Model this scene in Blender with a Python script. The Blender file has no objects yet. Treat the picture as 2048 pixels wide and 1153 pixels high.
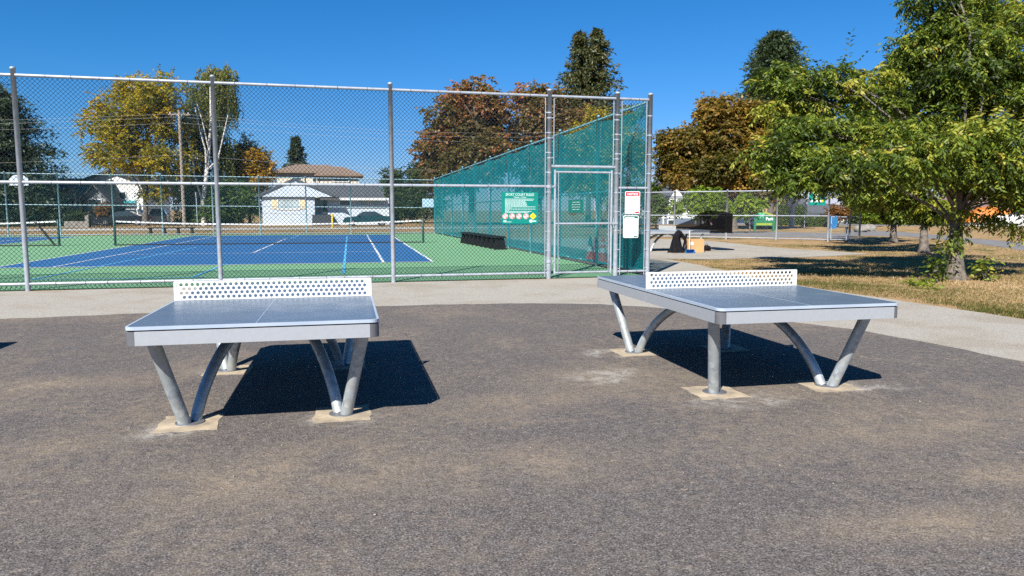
import bpy, math, random
import numpy as np
from mathutils import Vector, Matrix

# ------------------------------------------------------------------ camera, sky, sun, exposure
SC = bpy.context.scene
COL = SC.collection
R = math.radians
EYE = 1.4887
PITCH, YAW, FPX = R(6.0724), R(12.2965), 1460.3
cd = bpy.data.cameras.new('camera'); cd.sensor_width = 36.0; cd.lens = FPX / 2048 * 36
cd.clip_start = 0.05; cd.clip_end = 5000
cam = bpy.data.objects.new('camera', cd); COL.objects.link(cam)
cam.location = (0, 0, EYE); cam.rotation_euler = (math.pi / 2 - PITCH, 0, -YAW)
SC.camera = cam

SUN_EL, SUN_DIR = R(40.6), Vector((-0.489, -0.742))          # towards the sun, in plan
w = bpy.data.worlds.new('World'); SC.world = w; w.use_nodes = True
nt = w.node_tree; bg = nt.nodes['Background']
sky = nt.nodes.new('ShaderNodeTexSky'); sky.sky_type = 'NISHITA'; sky.sun_disc = False
sky.sun_elevation = SUN_EL; sky.sun_rotation = math.atan2(SUN_DIR.x, SUN_DIR.y) % (2 * math.pi)
sky.altitude = 0; sky.air_density = 1.0; sky.dust_density = 0.0; sky.ozone_density = 1.6
sep = nt.nodes.new('ShaderNodeSeparateColor'); cmb = nt.nodes.new('ShaderNodeCombineColor')   # clear deep-blue autumn air: less red, a touch less green
nt.links.new(sky.outputs[0], sep.inputs[0])
def _m(op, a, b):
    n = nt.nodes.new('ShaderNodeMath'); n.operation = op; nt.links.new(a, n.inputs[0]); n.inputs[1].default_value = b; return n.outputs[0]
nt.links.new(_m('MULTIPLY', _m('POWER', _m('MULTIPLY', sep.outputs[0], 0.12), 1.78), 0.42 / 0.12), cmb.inputs[0])
nt.links.new(_m('MULTIPLY', sep.outputs[1], 0.64), cmb.inputs[1]); nt.links.new(_m('MULTIPLY', sep.outputs[2], 1.14), cmb.inputs[2])
nt.links.new(cmb.outputs[0], bg.inputs[0])
bg.inputs[1].default_value = 0.054
sl = bpy.data.lights.new('sun', 'SUN'); sl.energy = 5.0; sl.angle = R(0.5); sl.color = (1.0, 0.95, 0.87)
so = bpy.data.objects.new('sun', sl); COL.objects.link(so); so.location = (-20, -30, 40)
v = Vector((SUN_DIR.normalized().x * math.cos(SUN_EL), SUN_DIR.normalized().y * math.cos(SUN_EL), math.sin(SUN_EL)))
so.rotation_euler = v.to_track_quat('Z', 'Y').to_euler()
SC.view_settings.view_transform = 'Standard'; SC.view_settings.look = 'None'
SC.view_settings.exposure = 0.93; SC.view_settings.gamma = 1.0
SC.cycles.use_denoising = False
SC.cycles.max_bounces = 8; SC.cycles.transparent_max_bounces = 24

# ------------------------------------------------------------------ photo geometry helpers
_fw = np.array([math.sin(YAW) * math.cos(PITCH), math.cos(YAW) * math.cos(PITCH), -math.sin(PITCH)])
_rt = np.array([math.cos(YAW), -math.sin(YAW), 0.0]); _up = np.cross(_rt, _fw); _o = np.array([0, 0, EYE])
def ray(px, py): return _fw + _rt * (px - 1024) / FPX - _up * (py - 576.5) / FPX
def g(px, py, z=0.0): d = ray(px, py); return _o + d * (z - EYE) / d[2]
def at(px, py, d): return _o + ray(px, py) * d                 # d = distance along the lens axis
def atY(px, py, Y): d = ray(px, py); return _o + d * Y / d[1]
def gxy(px, py): p = g(px, py); return (p[0], p[1])
rng = np.random.default_rng(7)
random.seed(7)

# ------------------------------------------------------------------ materials
def lin(r, g_, b):
    f = lambda c: (c / 255 / 12.92) if c / 255 <= 0.04045 else ((c / 255 + 0.055) / 1.055) ** 2.4
    return (f(r), f(g_), f(b))
class NT:
    def __init__(s, m):
        s.m = m; m.use_nodes = True; s.t = m.node_tree; s.b = s.t.nodes['Principled BSDF']; s.out = s.t.nodes['Material Output']
    def n(s, kind, **kw):
        nd = s.t.nodes.new(kind)
        for k, v_ in kw.items():
            if hasattr(nd, k): setattr(nd, k, v_)
        return nd
    def l(s, a, b): s.t.links.new(a, b)
    def noise(s, scale, detail=4, rough=0.55, vec=None, dist=0.0):
        n = s.n('ShaderNodeTexNoise'); n.inputs['Scale'].default_value = scale; n.inputs['Detail'].default_value = detail
        n.inputs['Roughness'].default_value = rough; n.inputs['Distortion'].default_value = dist
        if vec is not None: s.l(vec, n.inputs['Vector'])
        return n.outputs['Fac']
    def ramp(s, fac, stops, interp='LINEAR'):
        n = s.n('ShaderNodeValToRGB'); n.color_ramp.interpolation = interp; e = n.color_ramp.elements
        while len(e) < len(stops): e.new(0.5)
        for el, (p, c) in zip(e, stops): el.position = p; el.color = (*c, 1) if len(c) == 3 else c
        s.l(fac, n.inputs['Fac']); return n.outputs['Color']
    def mix(s, fac, a, b, mode='MIX'):
        n = s.n('ShaderNodeMix'); n.data_type = 'RGBA'; n.blend_type = mode
        for sock, val in ((n.inputs[0], fac), (n.inputs[6], a), (n.inputs[7], b)):
            if hasattr(val, 'is_linked'): s.l(val, sock)
            elif isinstance(val, (int, float)): sock.default_value = val
            else: sock.default_value = (*val, 1)
        return n.outputs[2]
    def math(s, op, a, b=None, c=None, clamp=False):
        n = s.n('ShaderNodeMath'); n.operation = op; n.use_clamp = clamp
        for i, val in enumerate((a, b, c)):
            if val is None: continue
            if hasattr(val, 'is_linked'): s.l(val, n.inputs[i])
            else: n.inputs[i].default_value = val
        return n.outputs[0]
    def maprange(s, v_, a, b, c=0.0, d=1.0, smooth=True):
        n = s.n('ShaderNodeMapRange'); n.interpolation_type = 'SMOOTHSTEP' if smooth else 'LINEAR'
        s.l(v_, n.inputs[0])
        for i, x in zip((1, 2, 3, 4), (a, b, c, d)): n.inputs[i].default_value = x
        return n.outputs[0]
    def coords(s, which='Object'): return s.n('ShaderNodeTexCoord').outputs[which]
    def pos(s): return s.n('ShaderNodeNewGeometry').outputs['Position']
    def bump(s, h, strength=0.3, dist=0.01):
        n = s.n('ShaderNodeBump'); n.inputs['Strength'].default_value = strength; n.inputs['Distance'].default_value = dist
        s.l(h, n.inputs['Height']); s.l(n.outputs[0], s.b.inputs['Normal'])
    def spot(s, p, cx, cy, rx, ry, ang=0.0):
        """0..1 mask: an elliptical stain on the ground"""
        m = s.n('ShaderNodeMapping'); m.vector_type = 'TEXTURE'
        m.inputs['Location'].default_value = (cx, cy, 0); m.inputs['Rotation'].default_value = (0, 0, ang)
        m.inputs['Scale'].default_value = (rx, ry, 1); s.l(p, m.inputs[0])
        ln = s.n('ShaderNodeVectorMath'); ln.operation = 'LENGTH'; s.l(m.outputs[0], ln.inputs[0])
        return s.maprange(ln.outputs['Value'], 1.0, 0.0)
def mat(name, c, rough=0.6, metal=0.0, c2=None, scale=6.0, bump=0.0, bscale=40.0, bdist=0.005, spec=0.5, detail=4, world=False):
    m = bpy.data.materials.new(name); N = NT(m)
    N.b.inputs['Roughness'].default_value = rough; N.b.inputs['Metallic'].default_value = metal
    N.b.inputs['Specular IOR Level'].default_value = spec
    vec = N.pos() if world else N.coords()
    if c2 is None: c2 = tuple(x * 0.82 for x in c)
    col = N.ramp(N.noise(scale, detail, vec=vec), [(0.32, c2), (0.68, c)])
    N.l(col, N.b.inputs['Base Color'])
    if bump: N.bump(N.noise(bscale, 5, vec=vec), bump, bdist)
    return m
def leafmat(name, stops, trans=0.35, rough=0.5, spec=0.35):
    """leaf colour comes from a per-leaf attribute (each leaf's own tint)"""
    m = bpy.data.materials.new(name); N = NT(m)
    a = N.n('ShaderNodeAttribute', attribute_name='tint')
    col = N.ramp(a.outputs['Fac'], stops)
    N.l(col, N.b.inputs['Base Color']); N.b.inputs['Roughness'].default_value = rough
    N.b.inputs['Specular IOR Level'].default_value = spec
    tr = N.n('ShaderNodeBsdfTranslucent'); c2 = N.mix(0.35, col, (0.5, 0.55, 0.05)); N.l(c2, tr.inputs[0])
    mx = N.n('ShaderNodeMixShader'); mx.inputs[0].default_value = trans
    N.l(N.b.outputs[0], mx.inputs[1]); N.l(tr.outputs[0], mx.inputs[2]); N.l(mx.outputs[0], N.out.inputs[0])
    return m
M = {}

# ------------------------------------------------------------------ mesh building
class MB:
    def __init__(s): s.v = []; s.f = []; s.sm = []
    def add(s, vs, fs, smooth=False):
        o = len(s.v); s.v += [tuple(p) for p in vs]; s.f += [tuple(i + o for i in f) for f in fs]; s.sm += [smooth] * len(fs); return s
    def box(s, x0, x1, y0, y1, z0, z1):
        vs = [(x, y, z) for z in (z0, z1) for y in (y0, y1) for x in (x0, x1)]
        return s.add(vs, [(0, 2, 3, 1), (4, 5, 7, 6), (0, 1, 5, 4), (2, 6, 7, 3), (0, 4, 6, 2), (1, 3, 7, 5)])
    def bbox(s, x0, x1, y0, y1, z0, z1, b=0.01):
        """box with chamfered edges"""
        X, Y, Z = (x0, x1), (y0, y1), (z0, z1); vs = []; idx = {}
        for i in (0, 1):
            for j in (0, 1):
                for k in (0, 1):
                    sx, sy, sz = (1 - 2 * i) * b, (1 - 2 * j) * b, (1 - 2 * k) * b
                    for a, p in enumerate(((X[i], Y[j] + sy, Z[k] + sz), (X[i] + sx, Y[j], Z[k] + sz), (X[i] + sx, Y[j] + sy, Z[k]))):
                        idx[(i, j, k, a)] = len(vs); vs.append(p)
        q = lambda *ks: tuple(idx[k] for k in ks); fs = []
        for i in (0, 1):
            fs.append(q((i, 0, 0, 0), (i, 1, 0, 0), (i, 1, 1, 0), (i, 0, 1, 0)))
            fs.append(q((0, i, 0, 1), (1, i, 0, 1), (1, i, 1, 1), (0, i, 1, 1)))
            fs.append(q((0, 0, i, 2), (1, 0, i, 2), (1, 1, i, 2), (0, 1, i, 2)))
            for j in (0, 1):
                fs.append(q((i, j, 0, 0), (i, j, 1, 0), (i, j, 1, 1), (i, j, 0, 1)))
                fs.append(q((i, 0, j, 0), (i, 1, j, 0), (i, 1, j, 2), (i, 0, j, 2)))
                fs.append(q((0, i, j, 1), (1, i, j, 1), (1, i, j, 2), (0, i, j, 2)))
                for k in (0, 1): fs.append(q((i, j, k, 0), (i, j, k, 1), (i, j, k, 2)))
        return s.add(vs, fs)
    def tube(s, pts, r, n=10, cap=True, smooth=True):
        P = [Vector(p) for p in pts]; rs = r if isinstance(r, (list, tuple, np.ndarray)) else [r] * len(P)
        vs = []; fs = []; u = None
        for i, p in enumerate(P):
            t = (P[min(i + 1, len(P) - 1)] - P[max(i - 1, 0)]).normalized()
            if u is None: u = t.orthogonal().normalized()
            else: u = (u - t * u.dot(t)).normalized()
            w_ = t.cross(u)
            for k in range(n):
                a = 2 * math.pi * k / n; vs.append(p + (u * math.cos(a) + w_ * math.sin(a)) * rs[i])
        for i in range(len(P) - 1):
            for k in range(n): fs.append((i * n + k, i * n + (k + 1) % n, (i + 1) * n + (k + 1) % n, (i + 1) * n + k))
        s.add(vs, fs, smooth)
        if cap:
            L = (len(P) - 1) * n
            s.add(vs[:n], [tuple(reversed(range(n)))]); s.add(vs[L:], [tuple(range(n))])
        return s
    def lathe(s, prof, n=16, c=(0, 0, 0), smooth=True):
        vs = [(c[0] + r * math.cos(2 * math.pi * k / n), c[1] + r * math.sin(2 * math.pi * k / n), c[2] + z) for r, z in prof for k in range(n)]
        fs = [(i * n + k, i * n + (k + 1) % n, (i + 1) * n + (k + 1) % n, (i + 1) * n + k) for i in range(len(prof) - 1) for k in range(n)]
        s.add(vs, fs, smooth); L = (len(prof) - 1) * n
        return s.add(vs[:n], [tuple(reversed(range(n)))]).add(vs[L:], [tuple(range(n))])
    def prism(s, poly, axis, a, b):
        """extrude a 2-D polygon along axis ('x','y','z') from a to b"""
        mk = {'x': lambda p, t: (t, p[0], p[1]), 'y': lambda p, t: (p[0], t, p[1]), 'z': lambda p, t: (p[0], p[1], t)}[axis]
        n = len(poly); vs = [mk(p, a) for p in poly] + [mk(p, b) for p in poly]
        return s.add(vs, [tuple(range(n)), tuple(range(2 * n - 1, n - 1, -1))] + [(i, (i + 1) % n, n + (i + 1) % n, n + i) for i in range(n)])
    def poly(s, pts): return s.add(pts, [tuple(range(len(pts)))])
    def build(s, name, m=None, parent=None, world=True):
        v_ = np.array(s.v, float)
        if parent is not None and world:
            r = parent
            while r.parent: r = r.parent
            v_ = v_ - np.array(r.location)
        me = bpy.data.meshes.new(name); me.from_pydata(v_.tolist(), [], s.f)
        me.polygons.foreach_set('use_smooth', s.sm)
        if m is not None: me.materials.append(m)
        me.update(); return link(name, me, parent)
def link(name, me, parent=None):
    o = bpy.data.objects.new(name, me); COL.objects.link(o)
    if parent is not None: o.parent = parent
    return o
def npmesh(name, v_, f, m, parent=None, tint=None, smooth=False):
    """big mesh from numpy arrays (all faces the same size)"""
    v_ = np.asarray(v_, np.float32); f = np.asarray(f, np.int32)
    if parent is not None:
        r = parent
        while r.parent: r = r.parent
        v_ = v_ - np.array(r.location, np.float32)
    me = bpy.data.meshes.new(name); k = f.shape[1]
    me.vertices.add(len(v_)); me.vertices.foreach_set('co', v_.ravel())
    me.loops.add(f.size); me.loops.foreach_set('vertex_index', f.ravel())
    me.polygons.add(len(f)); me.polygons.foreach_set('loop_start', np.arange(0, f.size, k, dtype=np.int32))
    if smooth: me.polygons.foreach_set('use_smooth', np.ones(len(f), bool))
    if tint is not None:
        a = me.attributes.new('tint', 'FLOAT', 'FACE'); a.data.foreach_set('value', np.asarray(tint, np.float32))
    if m is not None: me.materials.append(m)
    me.update(calc_edges=True); return link(name, me, parent)
def tag(o, label=None, cat=None, group=None, kind=None):
    for k, v_ in (('label', label), ('category', cat), ('group', group), ('kind', kind)):
        if v_: o[k] = v_
    return o
def thing(name, label, cat, loc=(0, 0, 0), rz=0.0, group=None):
    o = bpy.data.objects.new(name, None); COL.objects.link(o); o.location = loc; o.rotation_euler = (0, 0, rz)
    o.empty_display_size = 0.1
    return tag(o, label, cat, group)
def copy_tree(o, parent=None):
    c = o.copy(); COL.objects.link(c)
    if parent is not None: c.parent = parent
    for ch in list(o.children): copy_tree(ch, c)
    return c
def text_mesh(name, body, size, m, parent, loc, rz=0.0, align='CENTER', bold=0.0, depth=0.001, label=None, sx=1.0):
    cu = bpy.data.curves.new(name, 'FONT'); cu.body = body; cu.size = size; cu.align_x = align; cu.align_y = 'CENTER'
    cu.offset = bold; cu.extrude = depth; cu.resolution_u = 2
    t = bpy.data.objects.new(name, cu); COL.objects.link(t)
    me = bpy.data.meshes.new_from_object(t.evaluated_get(bpy.context.evaluated_depsgraph_get()))
    bpy.data.objects.remove(t); me.materials.clear(); me.materials.append(m); me.name = name
    o = link(name, me, parent); o.location = loc; o.rotation_euler = (math.pi / 2, 0, rz); o.scale = (sx, 1, 1)
    if label: o['label'] = label
    return o

# ------------------------------------------------------------------ ground materials
def ground_materials():
    m = bpy.data.materials.new('dusty_asphalt'); N = NT(m); p = N.pos()
    grain = N.math('ADD', N.math('MULTIPLY', N.noise(95, 3, 0.8, p), 0.76), N.math('MULTIPLY', N.noise(27, 4, 0.7, p), 0.24)); med = N.noise(9, 5, 0.6, p); big = N.noise(0.55, 5, 0.6, p, 0.6); mid = N.noise(2.2, 6, 0.62, p, 0.8)
    base = N.ramp(grain, [(0.36, (0.026, 0.023, 0.022)), (0.51, (0.116, 0.103, 0.097)), (0.66, (0.31, 0.283, 0.262))])
    dust = N.ramp(grain, [(0.30, (0.10, 0.08, 0.06)), (0.52, (0.27, 0.215, 0.155)), (0.74, (0.42, 0.345, 0.265))])
    f1 = N.maprange(N.math('ADD', N.math('MULTIPLY', big, 0.6), N.math('MULTIPLY', med, 0.4)), 0.46, 0.62)
    f2 = N.maprange(mid, 0.54, 0.68)
    spots = None
    for a in ((-0.35, 4.15, 1.7, 0.85, 0.15), (3.75, 4.25, 1.9, 0.75, 0.1), (0.9, 4.0, 1.2, .6, .2), (3.9, 4.35, .9, .4, .1), (3.9, 4.35, .5, .22, .1), (2.9, 2.8, 1.6, .35, -.1), (1.2, 5.4, 1.3, .5, .2), (-2.6, 6.8, 1.4, .6, .1), (3.5, 3.3, 1.0, .35, -.2), (-4.7, 11.0, .8, 0.35, 0), (4.3, 2.75, 0.8, 0.35, -0.3), (-1.9, 4.9, 0.8, 0.5, 0.3), (2.0, 6.0, 1.1, 0.8, 0.2)):
        sp = N.spot(p, *a); spots = sp if spots is None else N.math('MAXIMUM', spots, sp)
    spots = N.math('MULTIPLY', spots, N.maprange(N.noise(2.0, 5, 0.65, p), 0.25, 0.6))
    scuff = N.maprange(N.noise(10, 8, 0.72, p, 1.0), 0.36, 0.58)
    spots = N.math('MULTIPLY', spots, N.math('ADD', N.math('MULTIPLY', scuff, 0.65), 0.35))
    fac = N.math('MAXIMUM', N.math('MAXIMUM', N.math('MULTIPLY', f1, 0.42), N.math('MULTIPLY', f2, 0.25)), N.math('MULTIPLY', spots, 0.86), clamp=True)
    col = N.mix(fac, base, dust)
    # pale cement dust round the footings
    ce = None
    for a in ((2.95, 5.1, 0.75, 0.42, 0.1), (2.6, 7.1, 0.55, 0.4, 0), (4.2, 5.25, 0.8, 0.28, -0.1), (2.2, 6.1, 0.7, 0.5, 0.4), (-1.25, 5.2, 0.5, 0.35, 0.3), (-0.1, 5.2, 0.5, 0.3, 0), (-1.2, 7.15, .5, .35, 0)):
        sp = N.spot(p, *a); ce = sp if ce is None else N.math('MAXIMUM', ce, sp)
    cf = N.math('MULTIPLY', N.maprange(ce, 0.05, 0.8), N.maprange(N.noise(3.5, 6, 0.7, p, 0.5), 0.42, 0.62), clamp=True)
    cf = N.math('MULTIPLY', cf, N.maprange(N.noise(13, 8, 0.75, p, 1.0), 0.38, 0.56))
    col = N.mix(N.math('MULTIPLY', cf, 0.9), col, (0.34, 0.32, 0.29))
    # crumbs of sand and pale flakes
    vo = N.n('ShaderNodeTexVoronoi'); vo.inputs['Scale'].default_value = 12.0; vo.inputs['Randomness'].default_value = 1.0
    wv = N.n('ShaderNodeVectorMath'); wv.operation = 'ADD'; N.l(p, wv.inputs[0])
    nz = N.n('ShaderNodeTexNoise'); nz.inputs['Scale'].default_value = 14; N.l(p, nz.inputs['Vector'])
    sc = N.n('ShaderNodeVectorMath'); sc.operation = 'SCALE'; sc.inputs['Scale'].default_value = 0.12; N.l(nz.outputs['Color'], sc.inputs[0])
    N.l(sc.outputs[0], wv.inputs[1]); N.l(wv.outputs[0], vo.inputs['Vector'])
    crumb = N.math('MULTIPLY', N.maprange(vo.outputs['Distance'], 0.26, 0.12), N.maprange(N.noise(0.9, 3, 0.6, p), 0.50, 0.66))
    col = N.mix(N.math('MULTIPLY', crumb, 0.55), col, (0.36, 0.29, 0.215))
    N.l(col, N.b.inputs['Base Color']); N.b.inputs['Roughness'].default_value = 0.92; N.b.inputs['Specular IOR Level'].default_value = 0.2
    N.bump(N.math('ADD', grain, N.math('MULTIPLY', N.noise(34, 3, 0.6, p), 0.8)), 0.75, 0.012)
    M['pad'] = m

    m = bpy.data.materials.new('worn_concrete_path'); N = NT(m); p = N.pos()
    grain = N.noise(70, 3, 0.7, p); big = N.noise(0.8, 5, 0.6, p, 0.5)
    col = N.ramp(grain, [(0.28, (0.15, 0.135, 0.115)), (0.5, (0.33, 0.31, 0.27)), (0.75, (0.47, 0.45, 0.40))])
    warm = N.ramp(grain, [(0.28, (0.14, 0.12, 0.10)), (0.55, (0.32, 0.29, 0.24)), (0.8, (0.42, 0.385, 0.33))])
    col = N.mix(N.maprange(big, 0.42, 0.66), col, warm)
    dk = N.spot(p, -1.3, 13.7, 1.7, 0.9, 0.5)
    col = N.mix(N.math('MULTIPLY', N.maprange(dk, 0.15, 0.6), N.maprange(N.noise(1.6, 5, .6, p), .3, .6)), col, (0.15, 0.125, 0.10))
    N.l(col, N.b.inputs['Base Color']); N.b.inputs['Roughness'].default_value = 0.95; N.b.inputs['Specular IOR Level'].default_value = 0.15
    N.bump(grain, 0.5, 0.01); M['path'] = m

    m = bpy.data.materials.new('dry_lawn'); N = NT(m); p = N.pos()
    f = N.noise(26, 5, 0.7, p); big = N.noise(0.35, 5, 0.6, p, 0.4); mid = N.noise(1.7, 5, 0.62, p)
    straw = N.ramp(f, [(0.3, (0.13, 0.08, 0.04)), (0.52, (0.34, 0.225, 0.115)), (0.72, (0.52, 0.37, 0.21))])
    green = N.ramp(f, [(0.3, (0.05, 0.055, 0.015)), (0.7, (0.17, 0.155, 0.05))])
    col = N.mix(N.maprange(N.math('ADD', N.math('MULTIPLY', big, 0.5), N.math('MULTIPLY', mid, 0.5)), 0.49, 0.60), straw, green)
    N.l(col, N.b.inputs['Base Color']); N.b.inputs['Roughness'].default_value = 1.0; N.b.inputs['Specular IOR Level'].default_value = 0.1
    N.bump(f, 0.7, 0.03); M['lawn'] = m

    for nm, c, c2 in (('court_green', (0.165, 0.345, 0.185), (0.14, 0.30, 0.155)), ('court_blue', (0.026, 0.125, 0.30), (0.02, 0.105, 0.26))):
        m = bpy.data.materials.new(nm); N = NT(m); p = N.pos()
        col = N.mix(N.noise(0.7, 6, 0.65, p, 0.6), c2, c); col = N.mix(N.math('MULTIPLY', N.maprange(N.noise(2.3, 6, .7, p), .50, .75), .45), col, tuple(x * .7 + .06 for x in c))
        N.l(col, N.b.inputs['Base Color']); N.b.inputs['Roughness'].default_value = 0.75; N.b.inputs['Specular IOR Level'].default_value = 0.3
        N.bump(N.noise(220, 2, 0.6, p), 0.25, 0.004); M[nm] = m
    M['road'] = mat('road_asphalt', (0.19, 0.185, 0.18), 0.9, c2=(0.13, 0.127, 0.125), scale=1.5, bump=.2, world=True)
    M['line_white'] = mat('line_paint_white', (0.66, 0.69, 0.72), 0.7, c2=(0.5, 0.54, 0.58), scale=5, world=True)
    M['line_blue'] = mat('line_paint_pale_blue', (0.10, 0.42, 0.72), 0.7, c2=(0.08, 0.35, 0.62), scale=5, world=True)
    M['concrete'] = mat('pale_concrete', (0.45, 0.37, 0.26), 0.95, c2=(0.24, 0.20, 0.15), scale=7, bump=.5, bscale=60, detail=8)
    M['kerb'] = mat('kerb_concrete', (0.42, 0.41, 0.38), 0.9, bump=.2)
ground_materials()
M['galv'] = mat('galvanised_steel', (0.38, 0.415, 0.465), 0.45, 0.25, c2=(0.28, 0.305, 0.345), scale=9, bump=.05)
M['wire'] = mat('galvanised_wire', (0.055, 0.06, 0.066), 0.36, 0.6, c2=(0.03, 0.034, 0.04), scale=3)
M['far_steel'] = mat('weathered_pale_teal_steel', (0.27, 0.39, 0.43), 0.5, 0.1, c2=(0.2, 0.31, 0.35), scale=3)
M['teal_steel'] = mat('teal_coated_steel', (0.20, 0.42, 0.47), 0.5, 0.1, c2=(0.15, 0.35, 0.40), scale=3)
M['teal_wire'] = mat('teal_vinyl_wire', (0.05, 0.22, 0.24), 0.5, c2=(0.04, 0.18, 0.20), scale=2)
M['tie'] = mat('dark_tie_wire', (0.10, 0.11, 0.12), 0.5, 0.4)
M['black'] = mat('black_plastic', (0.008, 0.008, 0.010), 0.55, c2=(0.005, 0.005, 0.007), spec=.25)
M['cloth_black'] = mat('black_cloth', (0.009, 0.009, 0.012), 0.9, c2=(0.004, 0.004, 0.006), spec=.15, scale=10, bump=.4, bscale=14, bdist=.02)
M['white_paint'] = mat('white_paint', (0.68, 0.68, 0.66), 0.45, c2=(0.60, 0.60, 0.58), scale=4)
M['edge_paint'] = mat('table_edge_paint', (0.36, 0.42, 0.50), 0.4, c2=(0.30, 0.36, 0.44), scale=4)
M['post_green'] = mat('dark_green_net_post', (0.012, 0.055, 0.045), 0.4, c2=(0.01, .045, .038))

# ------------------------------------------------------------------ the setting: ground sheets
def sheet(name, pts, z, m, wav=0.0, sub=0.35):
    out = []
    n = len(pts)
    for i in range(n):
        a, b = np.array(pts[i][:2], float), np.array(pts[(i + 1) % n][:2], float)
        L = np.linalg.norm(b - a); k = max(1, int(L / sub)) if wav and L < 60 else 1
        nrm = np.array([-(b - a)[1], (b - a)[0]]) / max(L, 1e-6)
        for j in range(k):
            q = a + (b - a) * j / k
            if wav and j: q = q + nrm * rng.normal(0, wav)
            out.append((q[0], q[1], z))
    o = MB().poly(out).build(name, m); return tag(o, kind='structure')
G0 = MB().poly([(-900, -60, 0), (900, -60, 0), (900, 2500, 0), (-900, 2500, 0)]).build('ground', M['lawn']); tag(G0, kind='structure')
FY = lambda X: 15.2376 + 0.0288 * X                      # line of the front court fence
def fence_x(px):                                          # where the view line through px meets that line
    d = ray(px, 560); return 15.2376 * d[0] / d[1] / (1 - 0.0288 * d[0] / d[1])
CX = fence_x(1294); C0 = np.array([CX, FY(CX)]); C1 = np.array([5.15, 46.7])
L1 = np.array([-23.5, 46.2])
sheet('path', [(-26, 9), (-26, FY(-26) - .02), (C0[0] + .05, C0[1] - .02), (C0[0] + .12, C0[1] + .5), (C0[0] - .35, 23.5), (8.3, 24.5), gxy(1302, 497), (9.4, 21.2), (9.25, 18.4), (8.75, 14.6),
     (8.62, 12.5), (8.83, 10.36), (8.95, 8.17), (9.2, 3), (9.6, -12), (-26, -12)], 0.004, M['path'], 0.03)
sheet('path', [(C0[0] - .3, 23.4), (9.2, 20.9), gxy(1420, 519.5), gxy(1530, 517), gxy(1640, 514), gxy(1740, 508.5), gxy(1660, 503), gxy(1560, 497), gxy(1480, 489), gxy(1425, 483), gxy(1330, 479), (6.6, 40), (6.0, 30)], 0.008, M['path'], 0.04)
sheet('asphalt_pad', [(-26, 11.0), (-4.74, 11.15), (-2.89, 11.35), (-.81, 11.44), (1.48, 11.37), (2.8, 11.25), (3.81, 10.92), (4.45, 10.4), (4.96, 9.8), (5.6, 8.8), (6.07, 7.94), (6.3, 6.9), (6.42, 5.82), (6.75, 3), (7.1, -12), (-26, -12)], 0.012, M['pad'], 0.018, 0.2)
# sport court: green slab with two blue tennis courts
sheet('court_surface', [(-34, FY(-34) + .03), (C0[0] - .05, C0[1] + .03), (C1[0] + .1, C1[1] + .5), (-34, 47.0)], 0.016, M['court_green'])
nR, fR = g(768, 526), g(730, 474.5)
NB, FB = 20.95, 45.2                                      # near and far base line
SXR, SXL = 0.84, -7.62; DXR, DXL = 2.24, -9.05; NETY = 0.5 * (NB + FB) + .3
def strip(name, x0, y0, x1, y1, wd, m, z=0.0245):
    a, b = np.array([x0, y0]), np.array([x1, y1]); t = (b - a) / np.linalg.norm(b - a); n = np.array([-t[1], t[0]]) * wd / 2
    o = MB().poly([(*(a - n), z), (*(b - n), z), (*(b + n), z), (*(a + n), z)]).build(name, m); return tag(o, kind='structure')
def court(ox):
    sheet('court_blue', [(DXL + ox, NB), (DXR + ox, NB), (DXR + ox, FB), (DXL + ox, FB)], 0.0205, M['court_blue'])
    for x in (SXR, SXL, DXR, DXL): strip('court_line', x + ox, NB, x + ox, FB, 0.06 if x in (DXL, SXL) else 0.075, M['line_white'], 0.0250 + .0004 * (x in (SXR, SXL)))
    for y in (NB, FB): strip('court_line', DXL + ox - .025, y, DXR + ox + .025, y, 0.10, M['line_white'], 0.0246)
    for y in (NB + 5.6, FB - 5.6): strip('court_line', SXL + ox, y, SXR + ox, y, 0.06, M['line_white'], 0.0246)
    xc = (SXL + SXR) / 2; strip('court_line', xc + ox, NB + 5.6, xc + ox, FB - 5.6, 0.06, M['line_white'], 0.0254)
court(0); court(-17.2)
# the pale blue pickleball lines laid across the tennis court
for a, b in ((gxy(687, 549), gxy(694, 474)), (gxy(388, 556), gxy(452, 530)), (gxy(62, 562), gxy(395, 496)), (gxy(70, 562), gxy(410, 557)), (gxy(520, 487), gxy(440, 491)), (gxy(583, 478), gxy(600, 471))):
    strip('court_line', *a, *b, 0.07, M['line_blue'], 0.0262)
# far road, kerb and the grey court behind the park fence
sheet('road', [(-200, 60), (14, 58.5), (14, 66.5), (-200, 68)], 0.006, M['road'])
tag(MB().box(-200, 14, 59.8, 60.0, 0, .12).build('kerb', M['kerb']), kind='structure')
sheet('court_asphalt', [gxy(1290, 470), gxy(1700, 477), gxy(1720, 468), gxy(1300, 459)], 0.006, M['road'])
sheet('footpath', [gxy(1690, 471), gxy(1797, 473), gxy(1890, 480), gxy(1953, 488), gxy(2048, 502), gxy(2300, 530), gxy(2300, 505), gxy(2048, 486), gxy(1960, 479), gxy(1890, 472), gxy(1797, 464), gxy(1690, 460)], 0.007, M['road'], 0.06)
sheet('road', [at(1280, 449, 78)[:2], at(2400, 452, 62)[:2], at(2400, 444, 80)[:2], at(1280, 442, 100)[:2]], 0.010, M['road'])

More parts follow.
